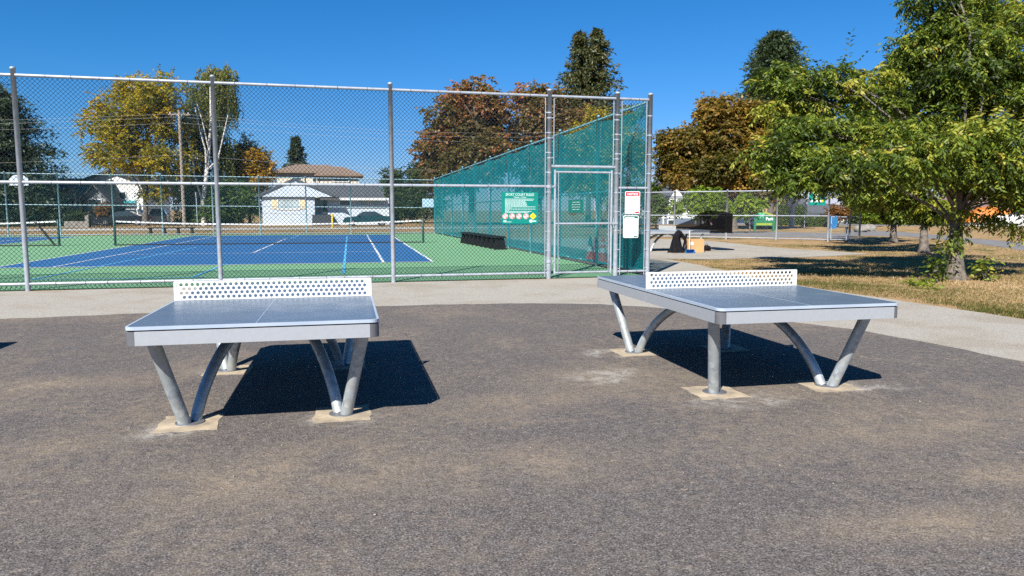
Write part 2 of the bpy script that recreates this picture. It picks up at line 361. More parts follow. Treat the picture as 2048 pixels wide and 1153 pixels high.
# ------------------------------------------------------------------ chain-link fences
def chain_mesh(name, A, B, z0, z1, cell, r, m, parent, push=0.0, hfun=None):
    """woven diamonds between plan points A and B; z1 may fall off linearly (za, zb)"""
    A, B = np.array(A, float), np.array(B, float); L = np.linalg.norm(B - A); t = (B - A) / L; n = np.array([-t[1], t[0]])
    z1a, z1b = z1 if isinstance(z1, tuple) else (z1, z1)
    z0a, z0b = z0 if isinstance(z0, tuple) else (z0, z0)
    nw = max(2, int(round(L / (cell / 2)))); dx = L / nw
    nh = int(round((max(z1a, z1b) - max(z0a, z0b)) / (cell / 2)))
    k = np.arange(nw)[:, None]; j = np.arange(nh + 1)[None, :]
    s = (k + ((k + j) % 2)) * dx + 0 * j
    f = s / L; zz0 = z0a + (z0b - z0a) * f; zz1 = z1a + (z1b - z1a) * f
    z = zz0 + (zz1 - zz0) * j / nh
    sag = 0.006 * np.sin(s * 2.1 + 1.3) * np.sin(z * 1.7) + push + ((j % 2) * 2 - 1) * r * 0.8
    P = np.stack([A[0] + t[0] * s + n[0] * sag, A[1] + t[1] * s + n[1] * sag, z], -1)         # nw, nh+1, 3
    ang = np.array([0.5, 2.59, 4.69]); off = np.stack([np.cos(ang)[:, None] * np.array([t[0], t[1], 0]) + np.sin(ang)[:, None] * np.array([n[0], n[1], 0])], 0)[0] * r
    V = (P[:, :, None, :] + off[None, None]).reshape(-1, 3)
    base = (np.arange(nw)[:, None] * (nh + 1) + np.arange(nh)[None, :]).ravel() * 3
    F = np.concatenate([np.stack([base + a, base + b, base + 3 + b, base + 3 + a], 1) for a, b in ((0, 1), (1, 2), (2, 0))])
    return npmesh(name, V, F, m, parent)
def post(parent, x, y, h, r, m, z0=-0.05, cap=True):
    b = MB()
    prof = [(r, z0), (r, h)]
    if cap: prof += [(r * 1.10, h), (r * 1.10, h + .03), (r * .85, h + .042), (r * .3, h + .05)]
    b.lathe(prof, 14, (x, y, 0)); return b.build('post', m, parent)
def rail(name, parent, a, b, r, m): return MB().tube([a, b], r, 10).build(name, m, parent)
H = 3.91
front = thing('chain_link_fence', 'tall galvanised chain-link fence along the near side of the tennis court', 'fence', (0.8, FY(.8), 0))
PX = [-5.9015 + 3.3559 * k for k in range(-2, 4)] + [fence_x(1230), CX]
for i, x in enumerate(PX): post(front, x, FY(x), H + .1, 0.052 if i >= 5 else 0.044, M['galv'])
def bay(xa, xb, zr, mesh=True, bottom=True, z0=0.03):
    a, b = (xa, FY(xa)), (xb, FY(xb))
    for nm, z in (('top_rail', H), ('middle_rail', zr), ('bottom_rail', .13)):
        if z is None or (nm == 'bottom_rail' and not bottom): continue
        rail(nm, front, (*a, z), (*b, z), 0.030 if nm != 'bottom_rail' else .027, M['galv'])
        tb = MB(); n_ = max(3, int((xb - xa) / .42))
        for q in range(1, n_):
            x = xa + (xb - xa) * (q + rng.uniform(-.2, .2)) / n_
            tb.tube([(x - .005, FY(x), z), (x + .005, FY(x), z)], .0335, 8)
        tag(tb.build('tie_wires', M['tie'], front), kind='stuff')
    if mesh: chain_mesh('wire_mesh', a, b, z0, H + .035, 0.082, 0.0056, M['wire'], front, push=.036)
for i in range(len(PX) - 3): bay(PX[i], PX[i + 1], 2.0)
bay(PX[6], PX[7], 1.98)
# bay over the gate
xg0, xg1 = PX[5], PX[6]
rail('top_rail', front, (xg0, FY(xg0), H), (xg1, FY(xg1), H), .03, M['galv'])
rail('header_rail', front, (xg0, FY(xg0), 2.43), (xg1, FY(xg1), 2.43), .032, M['galv'])
chain_mesh('wire_mesh', (xg0, FY(xg0)), (xg1, FY(xg1)), 2.43, H + .035, 0.082, 0.0056, M['wire'], front, push=.036)
for x, sgn in ((PX[5], -1), (PX[5], 1), (PX[6], -1), (PX[6], 1), (PX[7], -1)):      # tension bars with brace bands at the terminal posts
    xb = x + sgn * .095; lo = 2.46 if (x, sgn) in ((PX[5], 1), (PX[6], -1)) else .05
    MB().tube([(xb, FY(xb) - .03, lo), (xb, FY(xb) - .03, H - .05)], .011, 6).build('tension_bar', M['galv'], front)
    bb = MB()
    for z in np.arange(lo + .15, H - .1, .42):
        bb.tube([(x, FY(x), z - .012), (x, FY(x), z + .012)], .056, 10); bb.box(min(x, xb), max(x, xb), FY(x) - .038, FY(x) - .024, z - .009, z + .009)
    tag(bb.build('brace_bands', M['galv'], front), kind='stuff')
# gate leaf
gate = thing('court_gate', 'galvanised chain-link court gate with a middle bar, closed', 'gate', (0.5 * (xg0 + xg1), FY(5), 0))
ga, gb = xg0 + .135, xg1 - .11
for x in (ga, gb): MB().tube([(x, FY(x), .10), (x, FY(x), 2.36)], .026, 10).build('gate_stile', M['galv'], gate)
for nm, z in (('gate_rail', .13), ('gate_rail', 1.20), ('gate_rail', 2.31)): rail(nm, gate, (ga, FY(ga), z), (gb, FY(gb), z), .024, M['galv'])
chain_mesh('wire_mesh', (ga, FY(ga)), (gb, FY(gb)), .1, 2.32, 0.082, 0.0056, M['wire'], gate, push=.030)
for x in (ga + .07, gb - .07): MB().tube([(x, FY(x) - .03, .15), (x, FY(x) - .03, 2.3)], .009, 6).build('tension_bar', M['galv'], gate)
for z in (.38, 2.0): MB().tube([(xg0, FY(xg0), z - .03), (xg0, FY(xg0), z + .03)], .066, 10).box(xg0, ga, FY(ga) - .03, FY(ga) + .03, z - .02, z + .02).build('hinge', M['galv'], gate)
MB().box(gb - .02, xg1 + .02, FY(gb) - .06, FY(gb) - .03, 1.18, 1.23).tube([(xg1 - .07, FY(gb) - .045, 1.1), (xg1 - .07, FY(gb) - .045, 1.32)], .012, 6).build('latch', M['galv'], gate)

# side fence with the teal windscreen
side = thing('windscreen_fence', 'long chain-link fence hung with teal windscreen along the court side', 'fence', (C0[0], C0[1], 0))
SH = lambda f: 3.88 - 0.43 * f
nb = 10
def sp_(f): return C0 + (C1 - C0) * f
for i in range(1, nb + 1): p = sp_(i / nb); post(side, p[0], p[1], SH(i / nb) + .08, .04, M['teal_steel'])
for i in range(nb):
    f0, f1 = i / nb, (i + 1) / nb; a, b = sp_(f0), sp_(f1)
    rail('top_rail', side, (*a, SH(f0)), (*b, SH(f1)), .03, M['teal_steel'])
    rail('middle_rail', side, (*a, SH(f0) * .51), (*b, SH(f1) * .51), .026, M['teal_steel'])
    rail('bottom_rail', side, (*a, .12), (*b, .12), .03, M['teal_steel'])
    chain_mesh('wire_mesh', a, b, .04, (SH(f0) + .02, SH(f1) + .02), 0.13, 0.003, M['teal_wire'], side, push=-.03)
m = bpy.data.materials.new('teal_windscreen'); N = NT(m)
wv = N.noise(1.3, 4, .6, N.pos()); col = N.mix(wv, (0.002, 0.29, 0.33), (0.003, 0.38, 0.42)); N.l(col, N.b.inputs['Base Color'])
N.b.inputs['Roughness'].default_value = .8; N.b.inputs['Specular IOR Level'].default_value = .15
tr = N.n('ShaderNodeBsdfTranslucent'); N.l(col, tr.inputs[0]); mx = N.n('ShaderNodeMixShader'); mx.inputs[0].default_value = .35
N.l(N.b.outputs[0], mx.inputs[1]); N.l(tr.outputs[0], mx.inputs[2])
tp = N.n('ShaderNodeBsdfTransparent'); tp.inputs[0].default_value = (.82, .94, .96, 1); m2 = N.n('ShaderNodeMixShader')
m2.inputs[0].default_value = .53; N.l(tp.outputs[0], m2.inputs[1]); N.l(mx.outputs[0], m2.inputs[2]); N.l(m2.outputs[0], N.out.inputs[0])
M['screen'] = m
for i in range(nb):
    f0, f1 = i / nb, (i + 1) / nb; nu, nv = 14, 12; V = []; F = []
    for u in range(nu + 1):
        for v_ in range(nv + 1):
            f = f0 + (f1 - f0) * u / nu; p = sp_(f); ht = SH(f) - .05; z = .10 + (ht - .10) * v_ / nv
            z -= .085 * math.sin(math.pi * u / nu) * (v_ / nv) ** 3
            x = p[0] - .055 + .030 * math.sin(u * 1.3 + v_ * .7 + i) + .012 * math.sin(v_ * 1.9 + i * 2)
            V.append((x, p[1], z))
    for u in range(nu):
        for v_ in range(nv): q = u * (nv + 1) + v_; F.append((q, q + nv + 1, q + nv + 2, q + 1))
    b = MB(); b.add(V, F, True); b.build('windscreen_panel', M['screen'], side)

# far fence of the court
FA, FB_ = np.array([-24.2, 46.4]), C1
far = thing('far_court_fence', 'far teal-coated chain-link fence across the back of the tennis courts', 'fence', (FA[0], FA[1], 0))
ftop = lambda f: 3.60 - .20 * f; fbot = lambda f: 0.02
pxs = [g_ for g_ in (-85, 15, 120, 227, 325, 427, 520, 613, 702, 787)]
def far_pt(px):
    d = ray(px, 440); # meet the line FA-C1
    n = np.array([-(C1 - FA)[1], (C1 - FA)[0]]); k = (n @ FA) / (n @ d[:2]); return d[:2] * k
fp = [far_pt(px) for px in pxs] + [C1]
Lf = np.linalg.norm(C1 - FA)
for i, p in enumerate(fp):
    f = np.linalg.norm(p - FA) / Lf
    post(far, p[0], p[1], ftop(f) + .06, .042, M['far_steel'])
    if i:
        q = fp[i - 1]; f0 = np.linalg.norm(q - FA) / Lf
        rail('top_rail', far, (*q, ftop(f0)), (*p, ftop(f)), .026, M['far_steel'])
        rail('middle_rail', far, (*q, ftop(f0) - 1.75), (*p, ftop(f) - 1.75), .024, M['far_steel'])
        rail('bottom_rail', far, (*q, .1), (*p, .1), .022, M['far_steel'])
        chain_mesh('wire_mesh', q, p, .04, (ftop(f0), ftop(f)), 0.13, 0.0032, M['teal_wire'], far)

# park fence on the right
park = thing('park_fence', 'galvanised chain-link park fence that steps down towards its small gate', 'fence', (*gxy(1552, 481), 0))
rp = [gxy(px, py) for px, py in ((1215, 473.5), (1348, 477), (1452, 479), (1552, 481), (1655, 484))]
for i, p in enumerate(rp):
    post(park, p[0], p[1], 2.50, .045, M['galv'])
    if i:
        q = rp[i - 1]
        rail('top_rail', park, (*q, 2.46), (*p, 2.46), .03, M['galv']); rail('middle_rail', park, (*q, 1.22), (*p, 1.22), .028, M['galv'])
        rail('bottom_rail', park, (*q, .1), (*p, .1), .026, M['galv']); chain_mesh('wire_mesh', q, p, .05, 2.48, .11, .0029, M['galv'], park)
qe = [gxy(1698, 485.5), gxy(1718, 486)]
for p in qe: post(park, p[0], p[1], 1.30, .045, M['galv'])
rail('top_rail', park, (*qe[0], 1.2), (*qe[1], 1.2), .028, M['galv']); rail('bottom_rail', park, (*qe[0], .12), (*qe[1], .12), .026, M['galv'])
chain_mesh('wire_mesh', qe[0], qe[1], .06, 1.2, .1, .0029, M['galv'], park)
pg = thing('park_gate', 'low galvanised chain-link gate at the end of the park fence', 'gate', (*gxy(1678, 485), 0))
ga_, gb_ = np.array(gxy(1661, 484.3)), np.array(gxy(1692, 485.4))
for p in (ga_, gb_): MB().tube([(*p, .1), (*p, 1.2)], .028, 8).build('gate_stile', M['galv'], pg)
for z in (.12, 1.18): rail('gate_rail', pg, (*ga_, z), (*gb_, z), .026, M['galv'])
chain_mesh('wire_mesh', ga_, gb_, .1, 1.18, .1, .0029, M['galv'], pg)
MB().box(gb_[0] - .05, gb_[0] + .05, gb_[1] - .05, gb_[1] + .05, .62, .72).build('latch', M['galv'], pg)

# ------------------------------------------------------------------ ping-pong tables
m = bpy.data.materials.new('table_top_blue_grey'); N = NT(m); p = N.coords()
col = N.mix(N.noise(3, 6, .65, p, .5), (0.080, 0.118, 0.165), (0.105, 0.145, 0.20)); col = N.mix(N.math('MULTIPLY', N.maprange(N.noise(2.2, 8, .72, p, 1.2), .52, .74), .30), col, (.28, .28, .27)); N.l(col, N.b.inputs['Base Color'])
N.l(N.ramp(N.noise(5, 6, .7, p), [(.3, (.28,) * 3), (.7, (.42,) * 3)]), N.b.inputs['Roughness']); N.b.inputs['Specular IOR Level'].default_value = .55
M['ttop'] = m
M['apron'] = mat('table_apron_galvanised', (0.37, 0.39, 0.415), 0.45, 0.25, c2=(0.345, 0.365, 0.39), scale=30, detail=6)
M['apron_cap'] = mat('table_corner_grey', (0.12, 0.122, 0.135), 0.5, c2=(0.09, 0.092, 0.10))
m = bpy.data.materials.new('mottled_galvanised_pipe'); N = NT(m); p = N.coords()
vo = N.n('ShaderNodeTexVoronoi'); vo.inputs['Scale'].default_value = 26; N.l(p, vo.inputs['Vector'])
spg = N.ramp(vo.outputs['Color'], [(.2, (.30, .34, .37)), (.8, (.46, .51, .54))])
col = N.mix(N.maprange(N.noise(5, 6, .7, p), .4, .65), spg, (.38, .40, .39)); N.l(col, N.b.inputs['Base Color'])
N.b.inputs['Metallic'].default_value = .45; N.l(N.ramp(N.noise(12, 5, .7, p), [(.3, (.34,) * 3), (.7, (.55,) * 3)]), N.b.inputs['Roughness'])
N.bump(N.noise(60, 3, .6, p), .06, .003); M['pipe'] = m
TW, TL, TH = 1.55, 2.74, 0.76
def rrect(w2, l2, r, n=6):
    out = []
    for cx, cy, a0 in ((w2 - r, l2 - r, 0), (-w2 + r, l2 - r, 90), (-w2 + r, -l2 + r, 180), (w2 - r, -l2 + r, 270)):
        out += [(cx + r * math.cos(R(a0 + 90 * k / n)), cy + r * math.sin(R(a0 + 90 * k / n))) for k in range(n + 1)]
    return out
def net_panel():
    """flat steel net with rows of hexagonal holes, cut for real"""
    cu = bpy.data.curves.new('net', 'CURVE'); cu.dimensions = '2D'; cu.fill_mode = 'BOTH'; cu.extrude = .0022
    def spl(pts):
        s = cu.splines.new('POLY'); s.points.add(len(pts) - 1); s.use_cyclic_u = True
        for q, (x, y) in zip(s.points, pts): q.co = (x, y, 0, 1)
    W2 = TW / 2 - .004
    spl([(-W2, .002), (W2, .002), (W2, .1475), (W2 - .008, .1545), (-W2 + .008, .1545), (-W2, .1475)])
    nc = 35; dx = .0415; x0 = -(nc - 1) * dx / 2
    for r_ in range(4):
        for c in range(nc + (0 if r_ % 2 else 0)):
            x = x0 + c * dx + (.0 if r_ % 2 else dx / 2) - dx / 4; y = .0275 + r_ * .0335
            spl([(x + .0148 * math.cos(R(60 * k + 30)), y + .0148 * math.sin(R(60 * k + 30))) for k in range(6)])
    for sx in (-1, 1): spl([(sx * (W2 - .022) - .0016, .012), (sx * (W2 - .022) + .0016, .012), (sx * (W2 - .022) + .0016, .135), (sx * (W2 - .022) - .0016, .135)])
    t = bpy.data.objects.new('net', cu); COL.objects.link(t)
    me = bpy.data.meshes.new_from_object(t.evaluated_get(bpy.context.evaluated_depsgraph_get())); bpy.data.objects.remove(t)
    me.transform(Matrix.Rotation(math.pi / 2, 4, 'X')); me.transform(Matrix.Translation((0, 0, TH)))
    me.materials.clear(); me.materials.append(M['white_paint']); return me
def make_table(label):
    t = thing('ping_pong_table', label, 'table', group='outdoor ping-pong tables')
    W2, L2 = TW / 2, TL / 2
    top = MB().prism(rrect(W2 - .016, L2 - .016, .045), 'z', TH - .022, TH).build('table_top', M['ttop'], t, False)
    rim = MB(); o_, i_ = rrect(W2, L2, .055), rrect(W2 - .0155, L2 - .0155, .0395); n = len(o_)
    zt, zb = TH + .0012, TH - .020
    rim.add([(x, y, zt) for x, y in o_] + [(x, y, zt) for x, y in i_] + [(x, y, zb) for x, y in o_], [(k, (k + 1) % n, n + (k + 1) % n, n + k) for k in range(n)] + [(2 * n + k, 2 * n + (k + 1) % n, (k + 1) % n, k) for k in range(n)])
    rim.build('white_edge', M['edge_paint'], t, False)
    MB().box(-.0022, .0022, -L2 + .02, L2 - .02, TH - .005, TH + .0010).build('centre_line', M['edge_paint'], top, False)
    # black slab drawn as the shadow gap, and the deep apron below it
    MB().prism(rrect(W2 - .012, L2 - .012, .05), 'z', TH - .0285, TH - .0225).build('shadow_gap', M['black'], t, False)
    z0, z1 = TH - .117, TH - .029; c = .062
    for s in (-1, 1):
        MB().box(-W2 + c, W2 - c, s * (L2 - .010) - .010, s * (L2 - .010) + .010, z0, z1).build('apron', M['apron'], t, False)
        for h0, h1 in ((-L2 + c, -.0025), (.0025, L2 - c)): MB().box(s * (W2 - .010) - .010, s * (W2 - .010) + .010, h0, h1, z0, z1).build('apron', M['apron'], t, False)
        for q in (-1, 1):
            arc = [(s * (W2 - c + (c) * math.cos(R(90 * k / 8))), q * (L2 - c + (c) * math.sin(R(90 * k / 8)))) for k in range(9)]
            inn = [(s * (W2 - c + (c - .02) * math.cos(R(90 * k / 8))), q * (L2 - c + (c - .02) * math.sin(R(90 * k / 8)))) for k in range(9)]
            MB().prism(arc + inn[::-1], 'z', z0, z1 - .001).build('corner_cap', M['apron_cap'], t, False)
    link('net', NETME, t)
    for s in (-1, 1):
        for q in (-1, 1):
            P = lambda x, y, z: (s * x, q * (L2 - y), z)
            MB().tube([P(.545, .475, .0), P(.69, .235, TH - .05)], .0435, 20).build('straight_leg', M['pipe'], t, False)
            arc = [(.985 - 1.07 * math.sin(th), 1.07 * math.cos(th) - .42) for th in np.linspace(R(67), R(1), 16)]
            MB().tube([P(.492 - .427 * s_, .54 + .904 * s_, z_) for s_, z_ in arc], .0405, 20).build('curved_leg', M['pipe'], t, False)
            MB().lathe([(.098, .003), (.098, .008), (.094, .010)], 24, P(.520, .505, 0)).build('base_plate', M['apron_cap'], t, False)
            rr_ = np.random.default_rng(int(7 + 3 * s + q)); e = .2; pd = []
            for (xa, ya), (xb_, yb) in (((e, -e), (e, e)), ((e, e), (-e, e)), ((-e, e), (-e, -e)), ((-e, -e), (e, -e))):
                pd += [(xa + (xb_ - xa) * k / 6 + rr_.normal(0, .007), ya + (yb - ya) * k / 6 + rr_.normal(0, .007)) for k in range(6)]
            MB().prism([(s * .52 + x, q * (L2 - .50) + y) for x, y in pd], 'z', -.011, .0035).build('footing', M['concrete'], t, False)
    MB().tube([(0, -.5, TH - .08), (0, .5, TH - .08)], .04, 10).build('centre_beam', M['pipe'], t, False)
    return t
NETME = net_panel()
tA = make_table('grey-blue outdoor ping-pong table at left, seen end-on in front of the fence')
tA.location = (-.6151 - .0079 * 1.37, 4.8415 + 1.37, .012); tA.rotation_euler.z = .0079
tB = copy_tree(tA); tB['label'] = 'grey-blue outdoor ping-pong table at right, turned to show its long side'
tB.location = (3.3824 - .0035 * 1.37, 4.8534 + 1.37, .012); tB.rotation_euler.z = .0035
tC = copy_tree(tA); tC['label'] = 'ping-pong table standing out of frame beyond the left edge, only its shadow in view'
tC.location = (-4.97, 5.66 + 1.37, .012); tC.rotation_euler.z = .0
tD = copy_tree(tA); tD['label'] = 'distant ping-pong table on the far concrete pad behind the cardboard box'
pD = at(1334, 462, 26.9); tD.location = (pD[0], pD[1], .012); tD.rotation_euler.z = R(89)

# ------------------------------------------------------------------ tennis nets and court benches
m = bpy.data.materials.new('black_net_mesh'); N = NT(m)
N.b.inputs['Base Color'].default_value = (.012, .014, .014, 1); N.b.inputs['Roughness'].default_value = .8
M['netblack'] = m
def tennis_net(x0, x1, y, label, slack_end=False):
    t = thing('tennis_net', label, 'net', ((x0 + x1) / 2, y, 0), group='tennis nets')
    for x in (x0, x1): MB().lathe([(.05, 0), (.05, 1.12), (.042, 1.13)], 12, (x, y, 0)).build('net_post', M['post_green'], t)
    a, b = (x0 + .07, x1 - .07); xs = np.linspace(a, b, 41); top = lambda x: 1.06 - .15 * (1 - ((x - (a + b) / 2) / ((b - a) / 2)) ** 2)
    V = []; F = []
    for x in xs: V += [(x, y - .012, top(x) - .06), (x, y + .012, top(x) - .06), (x, y + .012, top(x)), (x, y - .012, top(x))]
    for i in range(40): F += [(4 * i + k, 4 * i + (k + 1) % 4, 4 * i + 4 + (k + 1) % 4, 4 * i + 4 + k) for k in range(4)]
    MB().add(V, F).build('white_band', M['white_paint'], t)
    V = []; F = []; r = .0022                                      # cords
    def seg(p, q, rr):
        i = len(V); d = np.array(q) - np.array(p); n1 = np.array([0, rr, 0]); n2 = np.array([d[2], 0, -d[0]]) / np.linalg.norm(d) * rr
        for e in (p, q):
            for o in (n1 + n2, -n1 + n2 * 1.0, -n2 * 1.4): V.append(np.array(e) + o)
        F.extend([(i, i + 1, i + 4, i + 3), (i + 1, i + 2, i + 5, i + 4), (i + 2, i, i + 3, i + 5)])
    for x in np.arange(a, b, .085): seg((x, y, .04), (x, y, top(x) - .05), r)
    for f in np.linspace(0, 1, 12):
        for i in range(0, 40, 4): seg((xs[i], y, .04 + f * (top(xs[i]) - .1)), (xs[i + 4], y, .04 + f * (top(xs[i + 4]) - .1)), r)
    tag(npmesh('net_cords', np.array(V), np.array(F), M['netblack'], t), kind='stuff')
    MB().box(a, b, y - .012, y + .012, .03, .075).build('bottom_band', M['netblack'], t)
    if slack_end: MB().tube([(b - .75, y, 1.0), (b - .1, y, .06)], .045, 8).build('slack_edge', M['netblack'], t)
pl, pr_ = g(224, 493), g(857, 489.5)
tennis_net(pl[0] + .1, pr_[0] - .1, 33.4, 'tennis net with white band across the middle court')
tennis_net(-24.5, g(117, 491.5)[0] + .35, 33.6, 'tennis net on the left court, its loose edge slanting to the post', True)
def bench(label, c, ang, L, k, h=.43):
    t = thing('court_bench', label, 'bench', (*c, .0165), ang, group='black court benches')
    MB().bbox(-L / 2, L / 2, -.2, .2, h - .06, h, .012).build('seat', M['black'], t, False)
    for i in range(k):
        x = -L / 2 + .14 + (L - .28) * i / (k - 1)
        MB().prism([(-.24, 0), (.24, 0), (.15, h - .061), (-.15, h - .061)], 'x', x - .05, x + .05).build('leg', M['black'], t, False)
    return t
b0, b1 = np.array(gxy(935, 487)), np.array(gxy(1008, 501)); cb = (b0 + b1) / 2
bench('long low black bench against the teal windscreen', (cb[0] - .12, cb[1]), math.atan2(*(b1 - b0)[::-1]), np.linalg.norm(b1 - b0), 9, .50)
cb = np.array(gxy(362, 466.3)); bench('low black bench with four legs at the far end of the court', (cb[0], cb[1] - 2.6), R(-4), 2.75, 4, .40)

# ------------------------------------------------------------------ trees
M['bark'] = mat('grey_brown_bark', (0.16, 0.135, 0.11), 0.95, c2=(0.06, 0.05, 0.042), scale=9, bump=.8, bscale=16, bdist=.03)
M['bark_pale'] = mat('pale_cherry_bark', (0.20, 0.17, 0.14), 0.9, c2=(0.05, 0.042, 0.036), scale=7, bump=.8, bscale=14, bdist=.03)
M['bark_birch'] = mat('white_birch_bark', (0.66, 0.64, 0.60), 0.8, c2=(0.30, 0.28, 0.26), scale=3.5, bump=.3)
LG = lambda *s: [(i / (len(s) - 1), c) for i, c in enumerate(s)]
M['leaf_cherry'] = leafmat('cherry_leaves', LG((.018, .034, .006), (.05, .09, .010), (.14, .195, .020), (.28, .30, .035), (.40, .32, .05)), .30)  # darkest greens stand in for self-shadow inside the crown
M['leaf_dark'] = leafmat('dark_green_leaves', LG((.018, .035, .010), (.035, .06, .014), (.06, .085, .02)), .25)
M['leaf_copper'] = leafmat('copper_maple_leaves', LG((.075, .065, .024), (.125, .10, .034), (.19, .115, .04), (.27, .12, .045), (.35, .11, .04)), .3)
M['leaf_copper_green'] = leafmat('bronze_maple_leaves', LG((.05, .05, .012), (.095, .08, .016), (.165, .10, .02), (.25, .135, .024), (.30, .19, .03)), .3)
M['leaf_yellow'] = leafmat('yellowing_leaves', LG((.075, .09, .014), (.15, .155, .022), (.31, .255, .022), (.54, .37, .014), (.66, .41, .012)), .42)
M['leaf_orange'] = leafmat('orange_leaves', LG((.09, .09, .018), (.25, .17, .025), (.46, .25, .02), (.55, .28, .02)), .4)
M['leaf_birch'] = leafmat('birch_leaves', LG((.055, .08, .018), (.10, .125, .028), (.16, .165, .038), (.24, .19, .04)), .35)
M['leaf_lime'] = leafmat('lime_green_leaves', LG((.09, .15, .012), (.17, .26, .018), (.27, .34, .025)), .42)
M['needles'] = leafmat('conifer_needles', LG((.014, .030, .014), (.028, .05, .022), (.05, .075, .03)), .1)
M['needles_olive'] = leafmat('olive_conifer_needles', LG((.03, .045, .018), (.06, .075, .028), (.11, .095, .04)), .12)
M['leaf_hedge'] = leafmat('hedge_leaves', LG((.03, .06, .012), (.06, .11, .02), (.09, .15, .03)), .25)
M['leaf_rust'] = leafmat('rust_shrub_leaves', LG((.10, .04, .02), (.20, .09, .03), (.27, .14, .05)), .25)
def unit(a): return a / np.maximum(np.linalg.norm(a, axis=-1, keepdims=True), 1e-9)
def leaves(C, D, ln, wd, r, nrm_up=0.5, fold=0.18):
    """one folded rhombic leaf per row: C base point, D direction"""
    n = len(C); D = unit(D); up = unit(r.normal(0, 1, (n, 3)) * (1 - nrm_up) + np.array([0, 0, 1.0]) * nrm_up)
    S = unit(np.cross(D, up)); U = np.cross(S, D); l = ln * r.uniform(.7, 1.25, (n, 1)); w_ = wd * r.uniform(.75, 1.2, (n, 1))
    mid = C + D * l * .45
    V = np.stack([C, mid + S * w_ * .5 + U * l * fold * .5, C + D * l - U * l * fold * .6, mid - S * w_ * .5 + U * l * fold * .5], 1).reshape(-1, 3)
    F = (np.arange(n) * 4)[:, None] + np.array([0, 1, 2, 3]); return V, F
def crown_points(lobes, n, r, shell=.5):
    L = np.array([l[:6] for l in lobes], float); vol = (L[:, 3] * L[:, 4] * L[:, 5]) ** .72; k = r.choice(len(L), n, p=vol / vol.sum())
    d = unit(r.normal(0, 1, (n, 3))); rad = 1 - shell * r.random(n) ** 1.6
    ph = L[k, 0] * 1.7 + L[k, 2]                              # uneven outline, clumps
    bumpy = 1 + .16 * np.sin(d[:, 0] * 5 + ph) * np.sin(d[:, 1] * 6 + ph * 2) + .14 * np.sin(d[:, 2] * 7 + ph * 3 + d[:, 0] * 4)
    P = L[k, :3] + d * L[k, 3:6] * (rad * bumpy)[:, None]; crown_points.k = k; return P, d
def make_crown(parent, lobes, n_twig, per, ln, wd, m, seed, twig=.5, droop=.5, shell=.5, nrm_up=.45, bias=0.0, spread=.9, topwarm=0.0, name='crown'):
    r = np.random.default_rng(seed); P, d = crown_points(lobes, n_twig, r, shell)
    td = unit(d * .9 + r.normal(0, .55, (n_twig, 3)) + np.array([0, 0, -droop])); tl = twig * r.uniform(.5, 1.2, n_twig)
    s = (np.arange(per) + .5) / per
    C = P[:, None, :] + td[:, None, :] * (tl[:, None] * s[None])[:, :, None]
    C[:, :, 2] -= droop * .35 * (tl[:, None] * s[None] ** 2)
    sidev = unit(np.cross(td, np.array([0, 0, 1.0])) + 1e-6)[:, None, :] * np.where(np.arange(per) % 2, 1, -1)[None, :, None]
    D = td[:, None, :] * .5 + sidev * spread + r.normal(0, .25, (n_twig, per, 3)) + np.array([0, 0, -droop * .9])
    C = C.reshape(-1, 3); V, F = leaves(C, D.reshape(-1, 3), ln, wd, r, nrm_up)
    lt = r.normal(0, .19, len(lobes))[crown_points.k]; tw = np.repeat(r.normal(0, .12, n_twig) + lt, per); z = C[:, 2]; zz = (z - z.min()) / max(1e-6, z.max() - z.min())
    t = np.clip(.42 + bias + tw + r.normal(0, .15, len(C)) + topwarm * (zz - .5), 0, 1)
    return tag(npmesh(name, V, F, m, parent, tint=t), kind='stuff')
def limb(mb, a, b, r0, r1, r, sag=.12, n=7, k=7):
    a, b = np.array(a, float), np.array(b, float); L = np.linalg.norm(b - a); off = r.normal(0, 1, 3) * L * .07; off[2] += sag * L
    t = np.linspace(0, 1, k)[:, None]; P = a + (b - a) * t + np.sin(t * math.pi) * off + r.normal(0, .012 * L, (k, 3)) * np.sin(t * math.pi)
    mb.tube([tuple(p) for p in P], list(r0 + (r1 - r0) * t[:, 0]), n); return P
def trunk_and_limbs(parent, base, fork, lobes, r0, m, seed, flare=1.5, lean=None, sub=2, stems=1):
    r = np.random.default_rng(seed); mb = MB(); base = np.array(base, float); fork = np.array(fork, float)
    t = np.linspace(0, 1, 9); P = base + (fork - base) * t[:, None]; P[:, :2] += np.sin(t * 3)[:, None] * r.normal(0, .06, 2) * np.linalg.norm(fork - base) * .3
    P[0, 2] -= .15; rad = r0 * (1 - .45 * t) * (1 + (flare - 1) * np.exp(-t * 14)); mb.tube([tuple(p) for p in P], list(rad), 12)
    for l in lobes:
        c = np.array(l[:3]); rr = r0 * .42 * min(1.2, (l[3] / 2.2) ** .5); s = P[r.integers(5, 9)]
        Q = limb(mb, s, c, rr, rr * .35, r)
        for _ in range(sub):
            e = c + unit(r.normal(0, 1, 3)) * np.array(l[3:6]) * .6; limb(mb, Q[r.integers(3, 6)], e, rr * .42, rr * .1, r, .06, 5, 6)
    return mb.build('trunk', m, parent)
def clumps(lb, seed, k, per=11):
    r = np.random.default_rng(seed + 7); out = []              # sprays of leaves with air between them
    for l in lb:
        for _ in range(per):
            q = unit(r.normal(0, 1, 3)) * (1 - .55 * r.random() ** 1.5); s_ = k * r.uniform(.6, 1.25); m_ = (l[3] * l[4] * l[5]) ** (1 / 3) * s_
            out.append((l[0] + q[0] * l[3] * .86, l[1] + q[1] * l[4] * .86, l[2] + q[2] * l[5] * .86, m_ * 1.2, m_ * 1.2, m_ * .8))
    return out
